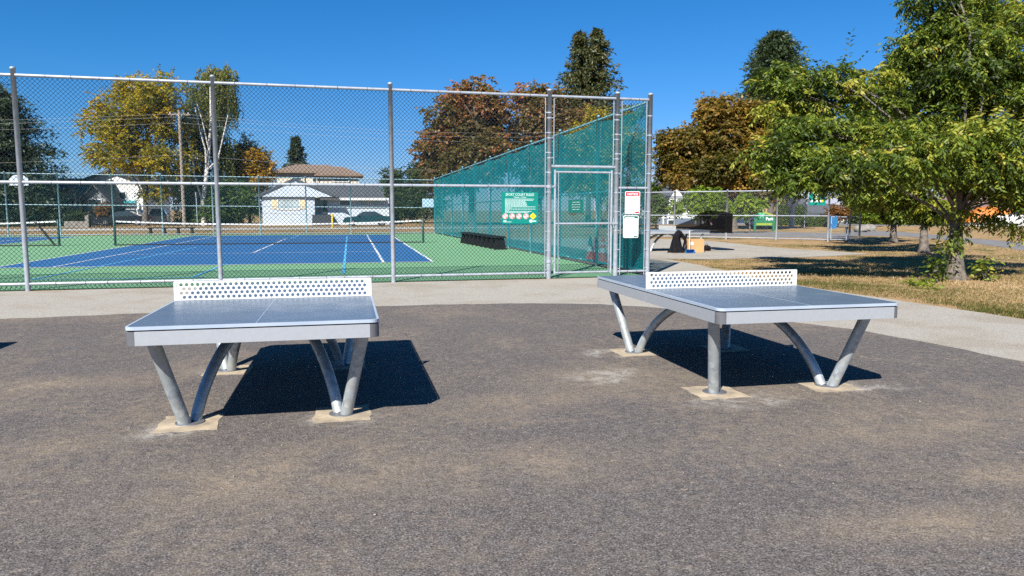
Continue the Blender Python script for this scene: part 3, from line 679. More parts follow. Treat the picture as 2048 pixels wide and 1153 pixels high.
def lobe(px, py, d, rx, ry, rd=None):
    """ellipsoid seen at a photo pixel, at lens distance d; radii given in photo pixels"""
    c = at(px, py, d); k = d / FPX; return (*c, rx * k, (rd if rd else rx * .9) * k, ry * k)
def broad_tree(name, label, base_px, d, lobes, leafm, n, per, ln, wd, trunk_px=None, r0=.25, bark='bark', seed=1, fork_py=None, group=None, clump=.36, **kw):
    bp = at(base_px, 421 + 2161 / d, d); t = thing(name, label, 'tree', (bp[0], bp[1], 0), group=group)
    lb = [lobe(l[0], l[1], d + (l[4] if len(l) > 4 else 0), l[2], l[3]) for l in lobes]
    fk = at(trunk_px or base_px, fork_py or max(l[1] for l in lobes), d)
    trunk_and_limbs(t, (bp[0], bp[1], 0), fk, lb, r0, M[bark], seed)
    make_crown(t, clumps(lb, seed, clump), n, per, ln, wd, M[leafm], seed + 50, **kw); return t
def conifer(name, label, px, d, top_py, half_px, low_py, leafm, seed, n_br=420, r0=.3, ragged=.25, peaks=1, power=.85, group=None, ln=.5, droop=.25):
    r = np.random.default_rng(seed); b = at(px, 421 + 2161 / d, d); k = d / FPX
    zt = at(px, top_py, d)[2]; zl = at(px, low_py, d)[2]; Rr = half_px * k
    t = thing(name, label, 'tree', (b[0], b[1], 0), group=group)
    tb = MB().tube([(b[0], b[1], -.2), (b[0], b[1], zt * .5), (b[0], b[1], zt - .2)], [r0, r0 * .6, .03], 10)
    V = []; F = []; T = []; cnt = 0
    for pk in range(peaks):
        ox, oh = (0, 0) if peaks == 1 else ((-.26 * Rr, -.02 * zt) if pk == 0 else (.2 * Rr, 0))
        for i in range(n_br // peaks):
            f = r.random() ** .8; z = zl + (zt + oh - zl) * f
            L = Rr * max(.02, (1 - f) ** power) * r.uniform(1 - ragged * 1.6, 1 + ragged) + .15
            if peaks > 1 and f < .55: ox_ = ox * .5
            else: ox_ = ox
            a = r.uniform(0, 2 * math.pi); dirv = np.array([math.cos(a), math.sin(a), r.normal(.10, .1) + .35 * f]); m_ = max(4, int(L / .24))
            s = r.random((m_ * 3, 1)) ** .7
            P = np.array([b[0] + ox_, b[1], z]) + dirv * L * s + np.array([0, 0, -1]) * droop * L * s ** 2 + r.normal(0, .10 + .05 * L, (m_ * 3, 3)) * np.array([1, 1, .6])
            D = dirv * .8 + r.normal(0, .6, P.shape) + np.array([0, 0, -.45]); v_, f_ = leaves(P, D, ln, ln * .36, r, .5, .1)
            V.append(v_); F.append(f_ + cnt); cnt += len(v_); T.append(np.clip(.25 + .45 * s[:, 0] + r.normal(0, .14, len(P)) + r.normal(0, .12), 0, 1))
            if i % 5 == 0: tb.tube([(b[0] + ox_ * .6, b[1], z), tuple(np.array([b[0] + ox_, b[1], z]) + dirv * L * .8 - np.array([0, 0, droop * L * .6]))], [.05, .012], 5)
    tb.build('trunk', M['bark'], t)
    tag(npmesh('crown', np.concatenate(V), np.concatenate(F), M[leafm], t, tint=np.concatenate(T)), kind='stuff'); return t

# --- the far side, left to right
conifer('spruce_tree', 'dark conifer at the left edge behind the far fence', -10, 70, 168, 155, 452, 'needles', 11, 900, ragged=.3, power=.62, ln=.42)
broad_tree('yellow_tree', 'large yellowing tree behind the court, left of the utility pole', 290, 69,
    [(225, 250, 62, 60), (270, 195, 55, 50, 2), (320, 190, 48, 45), (300, 260, 75, 70, 1), (240, 305, 66, 36, -1), (330, 330, 60, 55, 1), (195, 300, 30, 30), (205, 215, 28, 26), (315, 380, 34, 24), (345, 240, 35, 60, 1)],
    'leaf_yellow', 4600, 9, .27, .135, r0=.28, seed=21, fork_py=370, twig=.8, droop=.25, shell=.8, spread=.8, bias=.08, topwarm=.1)
def birch():
    d = 74; b = at(408, 421 + 2161 / d, d); t = thing('birch_tree', 'weeping birch with white forked stems behind the court', 'tree', (b[0], b[1], 0)); k = d / FPX
    mb = MB(); r = np.random.default_rng(5)
    def stem(pts, r0, r1): 
        P = [at(x, y, d + q - 2.6) for x, y, q in pts]; mb.tube([tuple(p) for p in P], list(np.linspace(r0, r1, len(P))), 8)
    stem([(408, 452, 0), (406, 405, 0), (413, 350, 0), (418, 300, 0), (422, 240, .3), (421, 180, 0), (425, 150, 0)], .26, .06)
    stem([(406, 405, 0), (388, 350, .4), (385, 310, .3), (375, 270, 0), (363, 235, -.4)], .13, .035)
    stem([(413, 350, 0), (411, 300, -.5), (400, 262, -.8), (390, 215, -1)], .11, .03)
    stem([(415, 340, 0), (436, 320, -.8), (446, 275, -1.2), (456, 230, -.8)], .11, .03)
    stem([(418, 300, 0), (404, 240, -1.2), (393, 205, -1.4)], .08, .02)
    mb.build('trunk', M['bark_birch'], t)
    tops = [(425, 150, 26, 22), (455, 150, 20, 24), (395, 185, 26, 34), (440, 200, 34, 44), (405, 250, 38, 60), (385, 320, 26, 60), (440, 290, 22, 40), (462, 190, 14, 40), (400, 370, 30, 40), (430, 400, 40, 40), (372, 380, 24, 40), (450, 330, 20, 50)]
    lb = [lobe(a, y, d, rx, ry) for a, y, rx, ry in tops]; n = 2000; P, dd = crown_points(lb, n, r, .7); per = 16; s = np.linspace(0, 1, per)
    L = r.uniform(.8, 2.2, n); C = P[:, None, :] + np.stack([np.zeros((n, per)), np.zeros((n, per)), -L[:, None] * s], -1) + dd[:, None, :] * (.25 * np.sqrt(s))[None, :, None]
    C = (C + r.normal(0, .07, C.shape)).reshape(-1, 3); D = r.normal(0, .5, C.shape) + np.array([0, 0, -.9]); V, F = leaves(C, D, .26, .13, r, .3)
    zt = C[:, 2]; T = np.clip(.35 + .35 * ((zt - 9) / 8) * (zt > 9) + r.normal(0, .16, len(C)), 0, 1)
    tag(npmesh('crown', V, F, M['leaf_birch'], t, tint=T), kind='stuff')
birch()
broad_tree('orange_tree', 'small orange and yellow tree right of the birch', 500, 78, [(470, 325, 38, 35), (515, 315, 40, 32), (500, 355, 55, 30), (535, 330, 24, 22), (488, 290, 14, 20)], 'leaf_orange', 1900, 9, .27, .15, r0=.16, seed=31, fork_py=380, twig=.8, droop=.3, shell=.7, bias=.08)
broad_tree('laurel_tree', 'dense dark green tree below the birch, left of the white house', 470, 73, [(455, 405, 48, 40), (500, 395, 28, 35), (380, 410, 36, 40, 1), (425, 425, 60, 28)], 'leaf_hedge', 2600, 8, .27, .15, r0=.2, seed=33, fork_py=430, twig=.7, droop=.3, bias=.15)
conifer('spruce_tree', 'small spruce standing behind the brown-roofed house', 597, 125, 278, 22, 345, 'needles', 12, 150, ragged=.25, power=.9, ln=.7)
broad_tree('apple_tree', 'green bushy tree right of the white house, beside the maple', 820, 84, [(800, 365, 38, 34), (850, 350, 40, 45), (790, 410, 32, 35), (840, 410, 44, 38), (865, 320, 24, 22)], 'leaf_dark', 2400, 8, .32, .16, r0=.2, seed=34, fork_py=420, twig=.9, droop=.3, bias=.25)
broad_tree('copper_maple', 'tall copper maple rising behind the far end of the windscreen', 945, 74,
    [(940, 195, 46, 34), (905, 250, 52, 45), (965, 245, 60, 45, 2), (880, 305, 42, 45), (950, 315, 70, 40, -1), (900, 350, 46, 30), (985, 205, 30, 26), (985, 290, 40, 34)], 'leaf_copper', 5200, 8, .36, .25, r0=.38, seed=41, fork_py=360, twig=.9, droop=.35, shell=.45, topwarm=.5, nrm_up=.6, clump=.52)
broad_tree('copper_maple', 'second copper maple, right of the first, in front of the tall spruce', 1078, 78,
    [(1050, 200, 32, 30), (1090, 195, 34, 28), (1060, 245, 42, 36), (1105, 235, 38, 34), (1052, 290, 30, 22), (1120, 275, 46, 36), (1150, 235, 36, 30), (1165, 290, 50, 40), (1090, 340, 70, 40)], 'leaf_copper', 4000, 8, .36, .24, r0=.3, seed=42, fork_py=330, twig=.9, droop=.35, shell=.5, topwarm=.35, nrm_up=.6, clump=.52)
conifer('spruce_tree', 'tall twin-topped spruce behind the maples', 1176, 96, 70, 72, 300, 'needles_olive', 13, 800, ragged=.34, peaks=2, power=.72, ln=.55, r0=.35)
broad_tree('yellow_green_tree', 'yellow-green tree below the tall spruce, seen through the gate bay', 1200, 62,
    [(1205, 235, 34, 26), (1170, 280, 40, 34), (1230, 300, 44, 50), (1190, 350, 46, 40), (1255, 240, 28, 30), (1270, 300, 32, 50), (1240, 380, 40, 34), (1150, 350, 40, 40)], 'leaf_yellow', 2400, 9, .27, .14, r0=.2, seed=43, fork_py=385, twig=.8, droop=.3, shell=.7, bias=-.12)
broad_tree('bronze_maple', 'broad bronze maple behind the park fence', 1463, 57,
    [(1440, 235, 55, 36), (1500, 220, 60, 34, 1), (1385, 285, 60, 40), (1460, 285, 80, 48, -1), (1545, 280, 70, 55, 1), (1350, 330, 44, 40), (1420, 345, 75, 38, -1), (1510, 350, 75, 38, -1), (1580, 330, 40, 44), (1335, 295, 24, 26)], 'leaf_copper_green', 8200, 8, .27, .2, r0=.42, seed=44, fork_py=395, twig=.8, droop=.4, shell=.4, topwarm=.3, nrm_up=.62)
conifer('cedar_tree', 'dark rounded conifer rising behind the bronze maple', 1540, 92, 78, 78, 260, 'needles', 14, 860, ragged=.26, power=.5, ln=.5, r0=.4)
broad_tree('young_maple', 'small lime green tree behind the park fence, left of the dark trunk', 1402, 47, [(1400, 402, 32, 22), (1430, 398, 26, 20), (1375, 420, 34, 12), (1420, 424, 30, 14)], 'leaf_lime', 700, 8, .20, .13, r0=.07, seed=45, fork_py=425, twig=.4, droop=.5, shell=.6)
broad_tree('young_maple', 'small lime green tree right of the dark maple trunk, behind the fence', 1500, 48, [(1492, 402, 24, 16), (1510, 412, 22, 14), (1478, 418, 18, 12)], 'leaf_lime', 380, 8, .20, .13, r0=.06, seed=46, fork_py=425, twig=.4, droop=.5, shell=.6)
broad_tree('green_shrub_tree', 'green leafy tree just right of the court corner post', 1312, 58, [(1310, 415, 22, 30), (1300, 385, 18, 20)], 'leaf_hedge', 420, 8, .26, .14, r0=.08, seed=47, fork_py=440, twig=.5, droop=.3, bias=.2)

# --- the row of cherry trees on the right
def cherry(label, base, d, lobes, n, per, seed, r0, fork, ln=.135, wd=.052, low=None, **kw):
    t = thing('cherry_tree', label, 'tree', (base[0], base[1], 0), group='row of cherry trees on the dry lawn')
    lb = [lobe(l[0], l[1], d + l[4], l[2], l[3]) for l in lobes]
    trunk_and_limbs(t, (base[0], base[1], 0), fork, lb, r0, M['bark_pale'], seed, flare=1.7, sub=3)
    r = np.random.default_rng(seed + 7); cl = []                 # leaf sprays gathered along the branches, with air between them
    for l in lb:
        for _ in range(int(4 + 3.4 * l[3])):
            q = unit(r.normal(0, 1, 3)) * r.random() ** .4 * np.array(l[3:6]); s_ = r.uniform(.24, .46)
            if math.sin(2.3 * (l[0] + q[0]) + .7) * math.sin(2.9 * (l[2] + q[2]) + 1.9 * (l[0] + q[0]) * .3) > .72: continue
            cl.append((l[0] + q[0], l[1] + q[1], l[2] + q[2] + .12, s_ * 1.25, s_ * 1.25, s_ * .38))
    make_crown(t, lb, int(n * .05), 15, ln, wd, M['leaf_cherry'], seed + 90, twig=.75, droop=.15, shell=.12, nrm_up=.35, spread=1.0, bias=.05, name='shoots')
    make_crown(t, cl, n, per, ln, wd, M['leaf_cherry'], seed + 60, twig=.34, droop=.75, shell=.85, nrm_up=.35, spread=1.0, **kw); return t
bp = g(1910, 560); dd = float((bp - _o) @ _fw)
cherry('nearest cherry tree, leaning its branches far out over the lawn', bp, dd,
    [(1600, 205, 62, 40, 1), (1560, 160, 26, 16, 1.5), (1690, 175, 60, 40, .5), (1600, 262, 40, 18, 0), (1562, 318, 56, 30, -.4), (1660, 325, 80, 32, -.8), (1612, 358, 60, 18, -.6), (1735, 260, 70, 55, 0), (1760, 330, 75, 44, -1),
     (1800, 190, 62, 55, .6), (1850, 265, 70, 60, -.4), (1870, 140, 45, 60, .8), (1872, 45, 42, 55, .4), (1950, 90, 80, 70, .5), (2010, 30, 80, 50, 1), (1960, 210, 90, 70, 0), (2050, 180, 80, 90, .5), (1875, 318, 60, 48, -1.5),
     (1940, 298, 80, 52, -1.2), (2040, 325, 70, 55, -.6), (1960, 340, 46, 14, -1), (2010, 345, 60, 22, -.6), (1968, 370, 42, 14, .2), (2030, 362, 40, 22, 0), (1990, 140, 90, 80, 1.6), (1995, 300, 90, 80, 1.6), (1905, 210, 70, 70, 1.6), (2050, 60, 70, 70, 1.4), (2055, 385, 34, 20, 0), (1960, 150, 60, 60, -.6), (2030, 90, 60, 60, -.5), (1890, 90, 40, 50, 0), (1858, 15, 30, 40, .2), (1856, 95, 24, 30, .3), (1915, -10, 60, 50, 0), (2120, 260, 90, 100, 0)],
    11500, 11, 71, .17, at(1916, 385, dd), ln=.118, wd=.043, bias=-.05, topwarm=.15)
spr = [o for o in COL.objects if o.get('label', '').startswith('nearest cherry')][0]
make_crown(spr, [lobe(x, y, dd + q, a, b) for x, y, a, b, q in ((1890, 440, 8, 14, -.4), (1935, 425, 14, 8, -.3), (1975, 432, 16, 8, .2), (2010, 440, 16, 10, 0), (2040, 450, 10, 12, .2), (1905, 480, 8, 10, -.4), (1925, 470, 8, 14, -.3))], 95, 9, .118, .043, M['leaf_cherry'], 301, twig=.28, droop=.85, shell=.9, nrm_up=.35, name='hanging_sprays')
b2 = g(1848, 507); d2 = float((b2 - _o) @ _fw)
cherry('middle cherry tree of the row, half hidden behind the nearest', b2, d2, [(1790, 130, 26, 45, 1), (1760, 220, 60, 60, 1), (1830, 230, 70, 60, 1), (1700, 300, 70, 50, 0), (1780, 340, 80, 55, 0), (1860, 340, 70, 60, 0), (1740, 375, 56, 26, -.5), (1820, 385, 60, 26, 0), (1850, 418, 15, 26, 0), (1900, 310, 60, 44, 1)],
    3400, 10, 72, .16, at(1850, 430, d2), ln=.16, wd=.065)
b3 = g(1787, 486); d3 = float((b3 - _o) @ _fw)
cherry('farthest cherry tree of the row, beside the low park gate', b3, d3, [(1770, 260, 70, 60, 0), (1720, 340, 60, 50, 0), (1790, 360, 80, 60, 0), (1720, 385, 46, 26, -1), (1788, 418, 16, 26, 0)],
    2800, 10, 73, .17, at(1790, 430, d3), ln=.18, wd=.08)

# ------------------------------------------------------------------ hedges, shrubs and grass
def shrub(name, label, cat, px, py, d, rx, ry, leafm, n, seed, ln=.2, wd=.1, base=None, group=None, **kw):
    lb = [lobe(px, py, d, rx, ry), lobe(px - rx * .4, py + ry * .35, d - .2, rx * .6, ry * .6), lobe(px + rx * .4, py + ry * .3, d + .2, rx * .6, ry * .65)]
    b = at(px, py, d); t = thing(name, label, cat, (b[0], b[1], 0), group=group); r = np.random.default_rng(seed); mb = MB()
    for l in lb:
        for _ in range(3): limb(mb, (b[0] + r.normal(0, .08), b[1] + r.normal(0, .08), -.05), np.array(l[:3]) + unit(r.normal(0, 1, 3)) * np.array(l[3:6]) * .5, .035, .01, r, .05, 5, 5)
    mb.build('stems', M['bark'], t)
    make_crown(t, lb, n, 7, ln, wd, M[leafm], seed, twig=.3, droop=.2, shell=.5, name='foliage', **kw); return t
def hedge(label, px0, px1, py0, py1, d, depth, leafm, n, seed, ln=.16, d1=None):
    a, b = at(px0, py1, d), at(px1, py1, d1 or d); zt = at(px0, py0, d)[2]; r = np.random.default_rng(seed)
    t = thing('hedge', label, 'hedge', ((a[0] + b[0]) / 2, (a[1] + b[1]) / 2, 0)); L = b[:2] - a[:2]; u = L / np.linalg.norm(L); nrm = np.array([-u[1], u[0]])
    mb = MB(); c = [(*(a[:2] + u * .15 + nrm * .15), 0), (*(b[:2] - u * .15 + nrm * .15), 0), (*(b[:2] - u * .15 + nrm * (depth - .15)), 0), (*(a[:2] + u * .15 + nrm * (depth - .15)), 0)]
    c2 = [(x, y, zt - .15) for x, y, z in c]; mb.add(c + c2, [(4, 5, 6, 7), (0, 1, 5, 4), (1, 2, 6, 5), (2, 3, 7, 6), (3, 0, 4, 7)]); mb.build('stems', M['hedge_core'], t)
    s = r.random(n); q = r.random(n); z = r.random(n) * zt; f = r.random(n)
    front = f < .55; topm = (f >= .55) & (f < .85); q = np.where(front, r.normal(.02, .06, n) / depth, q); z = np.where(topm, zt + r.normal(0, .05, n), z); s = np.where(f > .85, np.where(r.random(n) < .5, r.normal(0, .004, n), 1 + r.normal(0, .004, n)), s)
    C = np.stack([a[0] + L[0] * s + nrm[0] * q * depth, a[1] + L[1] * s + nrm[1] * q * depth, z], 1); D = r.normal(0, 1, (n, 3)) + np.array([*(-nrm * .6), .3]); V, F = leaves(C, D, ln, ln * .6, r, .3)
    tag(npmesh('foliage', V, F, M[leafm], t, tint=np.clip(.5 + r.normal(0, .22, n), 0, 1)), kind='stuff')
M['hedge_core'] = mat('hedge_inner_twigs', (0.03, 0.04, 0.015), 1.0, c2=(0.015, 0.02, 0.008), scale=8, bump=.8, bscale=6, bdist=.1)
hedge('clipped green hedge in front of the peach house', 1557, 1612, 412, 447, 72, 1.5, 'leaf_hedge', 5200, 3)
hedge('low clipped hedge in front of the white garage on the right', 1612, 1665, 436, 450, 66, 1.2, 'leaf_hedge', 2600, 4)
hedge('dark hedge beyond the cherry trunks', 1690, 1900, 408, 449, 80, 2.5, 'leaf_dark', 11000, 5, .26, 70)
hedge('dark hedge below the conifer behind the left court', -40, 92, 396, 447, 72, 2.0, 'leaf_dark', 9000, 6, .28)
shrub('rust_shrub', 'round rust-brown shrub behind the low park gate', 'shrub', 1675, 425, 64, 22, 13, 'leaf_rust', 420, 81)
shrub('green_shrub', 'yellow-green shrub between the cherry trunks', 'shrub', 1745, 425, 66, 20, 20, 'leaf_lime', 420, 82, bias=-.1)
shrub('red_shrub', 'dark red shrub by the stone wall on the left', 'shrub', 208, 420, 71, 12, 12, 'leaf_rust', 300, 83)
shrub('round_shrub', 'round shrub under the picture window of the white house', 'shrub', 572, 437, 74.5, 11, 11, 'leaf_birch', 330, 84)
shrub('round_shrub', 'green shrub beside the dark front steps', 'shrub', 651, 442, 74, 8, 8, 'leaf_hedge', 260, 85)
shrub('garden_shrub', 'dark garden shrub before the grey house on the left', 'shrub', 150, 432, 70, 14, 10, 'leaf_dark', 260, 86, bias=.2)
shrub('root_suckers', 'leafy green suckers beside the nearest cherry trunk', 'shrub', 1876, 525, dd - .5, 6, 26, 'leaf_cherry', 34, 87, ln=.11, wd=.05, bias=-.1)
shrub('weed', 'bright yellow-green weed on the lawn left of the cherry trunk', 'weed', 1837, 567, dd - 1.2, 11, 9, 'leaf_lime', 50, 88, ln=.09, wd=.03)
shrub('weed', 'small yellow-green weed at the front of the dry lawn', 'weed', 1870, 582, dd - 1.9, 10, 5, 'leaf_lime', 40, 89, ln=.08, wd=.03)
shrub('root_suckers', 'small leafy sucker on the right of the nearest cherry trunk', 'shrub', 1972, 540, dd - .2, 11, 20, 'leaf_cherry', 30, 90, ln=.12, wd=.05)
M['blade'] = leafmat('dry_grass_blades', LG((.07, .085, .02), (.19, .15, .06), (.36, .26, .135), (.50, .37, .22)), .3, .8, .1)
def grass():
    r = np.random.default_rng(3); n = 72000
    px = r.uniform(1290, 2120, n); py = 486 + 165 * r.random(n) ** .9; d = (np.stack([ray(a, b) for a, b in zip(px, py)])); P = _o + d * (-EYE / d[:, 2])[:, None]
    x, y = P[:, 0], P[:, 1]
    edge = np.interp(y, [3, 8.17, 10.36, 12.5, 14.6, 18.4, 20.6], [9.2, 8.95, 8.83, 8.62, 8.75, 9.25, 9.3])
    upper = np.interp(px, [1310, 1420, 1530, 1640, 1740, 1760], [520.5, 521, 518.5, 515.5, 509.5, 470]); pl_ = np.interp(px, [1425, 1480, 1560, 1660, 1740, 1760], [482, 488, 496, 502, 507.5, 520])
    fpu = np.interp(px, [1690, 1797, 1890, 1953, 2048, 2120], [471, 474, 481, 489, 503, 513])
    bare = np.sin(x * 1.9 + 1.1 * np.sin(y * .8)) * np.sin(y * 1.45 + .9 * np.sin(x * 1.1)) + .5 * np.sin(x * 4.3 + y * 3.1) * np.sin(y * 3.7 - x)
    keep = (bare + r.normal(0, .25, n) > -.42) & (x > edge + .03) & ((py > upper) | ((py < pl_) & (px > 1450))) & ((px < 1690) | (py > fpu)) & ((py > 489) | (px > 1730))
    P = P[keep]; n = len(P); dist = np.linalg.norm(P[:, :2], axis=1); h = r.uniform(.02, .06, n) * (1 + .25 * (r.random(n) < .1)); D = np.stack([r.normal(0, .5, n), r.normal(0, .5, n), np.ones(n)], 1)
    V, F = leaves(P, D * np.ones((n, 1)), 1.0, 1.0, r, .1, .05)
    # rescale every blade about its base
    V = V.reshape(n, 4, 3); b = V[:, :1]; e = (V - b); s = h[:, None, None]; ax = unit(D)[:, None, :]; al = (e * ax).sum(-1, keepdims=True); V = (b + ax * al * s + (e - ax * al) * (.007 + .0006 * dist)[:, None, None]).reshape(-1, 3)
    gn = .5 + .25 * np.sin(P[:, 0] * 1.3 + P[:, 1] * .6) * np.sin(P[:, 1] * .9) - .35 * np.exp(-((P[:, 0] - np.interp(P[:, 1], [3, 8.17, 10.36, 12.5, 18], [9.2, 8.95, 8.83, 8.62, 9.2])) / 1.1) ** 2)
    tag(npmesh('dry_grass', V, F, M['blade'], tint=np.clip(gn + .08 + r.normal(0, .16, n), 0, 1)), 'short dry straw-coloured grass of the lawn on the right', 'grass', kind='stuff')
grass()
def pebbles():
    r = np.random.default_rng(9); V = []; F = []; k = 0
    ico = np.array([(1, 0, 0), (0, 1, 0), (-1, 0, 0), (0, -1, 0), (0, 0, .8), (0, 0, -.6)], float); fc = np.array([(0, 1, 4), (1, 2, 4), (2, 3, 4), (3, 0, 4), (1, 0, 5), (2, 1, 5), (3, 2, 5), (0, 3, 5)])
    for _ in range(600):
        x, y = r.uniform(-6, 6.4), 2.0 + 9 * r.random() ** 1.3
        a = r.uniform(0, 6.28); s = r.uniform(.0025, .0075) * (1.7 if r.random() < .06 else 1); v_ = ico * np.array([s, s * r.uniform(.6, 1), s * .7]) * r.uniform(.8, 1.2, (6, 1)); c, sn = math.cos(a), math.sin(a)
        V.append(np.stack([v_[:, 0] * c - v_[:, 1] * sn + x, v_[:, 0] * sn + v_[:, 1] * c + y, v_[:, 2] + .013 + s * .3], 1)); F.append(fc + k); k += 6
    tag(npmesh('loose_gravel', np.concatenate(V), np.concatenate(F), M['gravel']), 'scattered pale grit on the dusty asphalt', 'gravel', kind='stuff')
M['gravel'] = mat('pale_grit', (0.42, 0.37, 0.30), 0.9, c2=(0.17, 0.15, 0.125), scale=3, world=True)
pebbles()

# ------------------------------------------------------------------ houses
M['stucco'] = mat('white_stucco', (0.50, 0.57, 0.64), 0.9, c2=(0.43, 0.50, 0.57), scale=2, bump=.15)
M['cream'] = mat('cream_wall', (0.72, 0.64, 0.50), 0.9, c2=(0.62, 0.55, 0.43), scale=2)
M['roof_grey'] = mat('grey_shingles', (0.085, 0.095, 0.11), 0.9, c2=(0.055, 0.06, 0.07), scale=4, bump=.4, bscale=9, bdist=.03)
M['roof_brown'] = mat('brown_shingles', (0.23, 0.165, 0.12), 0.9, c2=(0.16, 0.115, 0.085), scale=4, bump=.4, bscale=9, bdist=.03)
M['roof_pale'] = mat('pale_siding', (0.50, 0.58, 0.66), 0.8, c2=(0.43, 0.51, 0.59), scale=2)
M['glass'] = mat('window_glass', (0.02, 0.03, 0.04), 0.08, c2=(0.03, 0.045, 0.055), scale=.6, spec=.8)
M['curtain'] = mat('pale_curtained_glass', (0.42, 0.50, 0.52), 0.25, c2=(0.30, 0.37, 0.40), scale=1.2)
M['trim'] = mat('white_trim', (0.78, 0.78, 0.76), 0.6)
M['shutter'] = mat('cream_shutter', (0.75, 0.62, 0.38), 0.7)
M['grey_siding'] = mat('grey_siding', (0.26, 0.275, 0.29), 0.8, c2=(0.21, 0.22, 0.235), scale=2)
M['blue_siding'] = mat('slate_blue_siding', (0.13, 0.17, 0.22), 0.8, c2=(0.11, 0.14, 0.19), scale=2)
M['peach'] = mat('peach_stucco', (0.62, 0.36, 0.22), 0.9, c2=(0.55, 0.31, 0.19), scale=2)
M['brick_pink'] = mat('mauve_wall', (0.34, 0.24, 0.25), 0.9, c2=(0.28, 0.2, 0.21), scale=3)
M['stone'] = mat('pale_stone', (0.26, 0.24, 0.21), 0.95, c2=(0.16, 0.15, 0.13), scale=3, bump=.4)
M['dark_step'] = mat('dark_steps', (0.045, 0.05, 0.06), 0.9)
def X_(px, Y): return float(atY(px, 400, Y)[0])
def Z_(px, py, Y): return float(atY(px, py, Y)[2])
def wallbox(h, px0, px1, top_py, Y, depth, m, name='wall', z0=-.1):
    x0, x1 = X_(px0, Y), X_(px1, Y); zt = Z_((px0 + px1) / 2, top_py, Y); MB().box(x0, x1, Y, Y + depth, z0, zt).build(name, m, h); return x0, x1, zt
def window(h, px0, px1, py0, py1, Y, glass='glass', panes=1, frame='trim', sh=False):
    x0, x1 = X_(px0, Y), X_(px1, Y); z1, z0 = Z_(px0, py0, Y), Z_(px0, py1, Y); f = .09
    fr = MB()
    for a in ((x0 - f, x1 + f, z1, z1 + f), (x0 - f, x1 + f, z0 - f, z0)): fr.box(a[0], a[1], Y - .08, Y - .003, a[2], a[3])
    for x in (x0 - f, x1): fr.box(x, x + f, Y - .08, Y - .003, z0, z1)
    w_ = fr.build('window_frame', M[frame], h)
    for k in range(panes): MB().box(x0 + (x1 - x0) * k / panes + .02, x0 + (x1 - x0) * (k + 1) / panes - .02, Y - .03, Y - .004, z0 + .005, z1 - .005).build('pane', M[glass], w_)
    if sh:
        for xa, xb in ((x0 - f - .5, x0 - f - .02), (x1 + f + .02, x1 + f + .5)): MB().box(xa, xb, Y - .06, Y - .003, z0, z1).build('shutter', M['shutter'], h)
def hip(h, x0, x1, y0, y1, z, zr, ov=.6, inset=None, m='roof_grey', name='roof'):
    x0, x1, y0, y1 = x0 - ov, x1 + ov, y0 - ov, y1 + ov; ins = inset if inset is not None else (y1 - y0) / 2; ym = (y0 + y1) / 2
    V = [(x0, y0, z), (x1, y0, z), (x1, y1, z), (x0, y1, z), (x0 + ins, ym, zr), (x1 - ins, ym, zr), (x0, y0, z - .18), (x1, y0, z - .18), (x1, y1, z - .18), (x0, y1, z - .18)]
    return MB().add(V, [(0, 1, 5, 4), (1, 2, 5), (2, 3, 4, 5), (3, 0, 4), (6, 7, 1, 0), (7, 8, 2, 1), (8, 9, 3, 2), (9, 6, 0, 3), (9, 8, 7, 6)]).build(name, M[m], h)
def gable(h, x0, x1, y0, y1, z, zr, ov=.5, m='roof_grey', wall=None, name='roof', t=.18):
    """ridge runs front to back; the gable triangle faces the street"""
    xm = (x0 + x1) / 2; s = (zr - z) / ((x1 - x0) / 2); ze = z - ov * s
    rf = MB().prism([(x0 - ov, ze), (xm, zr), (x1 + ov, ze), (x1 + ov, ze + t), (xm, zr + t * 1.15), (x0 - ov, ze + t)], 'y', y0 - ov, y1 + ov).build(name, M[m], h)
    if wall: MB().prism([(x0, z - .02), (x1, z - .02), (xm, zr - .03)], 'y', y0, y1).build('gable_wall', M[wall], h)
    return rf
# white bungalow
Y = 76.0
wh = thing('white_house', 'white single-storey house with grey roof behind the court', 'house', (X_(650, Y), Y, 0))
x0, x1, zt = wallbox(wh, 524, 629, 394, Y, 9, M['stucco']); xa, xb, zt2 = wallbox(wh, 629.5, 778, 396, Y + 1.2, 8, M['stucco'])
# wide low gable facing the street with pale siding
zr = Z_(592, 361.5, Y); MB().prism([(X_(513, Y), zt), (X_(672, Y), zt), (X_(600, Y), zr), (X_(588, Y), zr)], 'y', Y - .35, Y + .2).build('gable_face', M['roof_pale'], wh)
MB().prism([(X_(511, Y), zt - .12), (X_(590, Y), zr + .05), (X_(676, Y), zt - .12), (X_(676, Y), zt + .08), (X_(590, Y), zr + .25), (X_(511, Y), zt + .08)], 'y', Y - .5, Y + 8).build('roof', M['roof_grey'], wh)
zq = Z_(690, 371, Y + 5)
MB().add([(X_(640, Y), Y + .5, zt2 - .05), (X_(772, Y), Y + .5, zt2 - .05), (X_(757, Y + 5), Y + 5.5, zq), (X_(600, Y + 5), Y + 5.5, zq), (X_(640, Y), Y + .5, zt2 - .25), (X_(772, Y), Y + .5, zt2 - .25), (X_(772, Y), Y + 10, zt2 - .05)], [(0, 1, 2, 3), (4, 5, 1, 0), (1, 6, 2)]).build('roof', M['roof_grey'], wh)
MB().box(X_(640, Y), X_(772, Y), Y + .42, Y + .5, zt2 - .26, zt2 - .02).build('gutter', M['trim'], wh)
window(wh, 556, 598, 400, 418, Y, 'curtain', 3, sh=True); window(wh, 680, 701, 397, 411, Y + 1.2, 'glass', 2); window(wh, 710, 736, 398, 411, Y + 1.2, 'curtain', 2); window(wh, 742, 768, 399, 411, Y + 1.2, 'curtain', 2)
MB().box(X_(655, Y), X_(772, Y), Y + 1.1, Y + 1.197, Z_(700, 416, Y), Z_(700, 413.5, Y)).build('sill_band', M['trim'], wh)
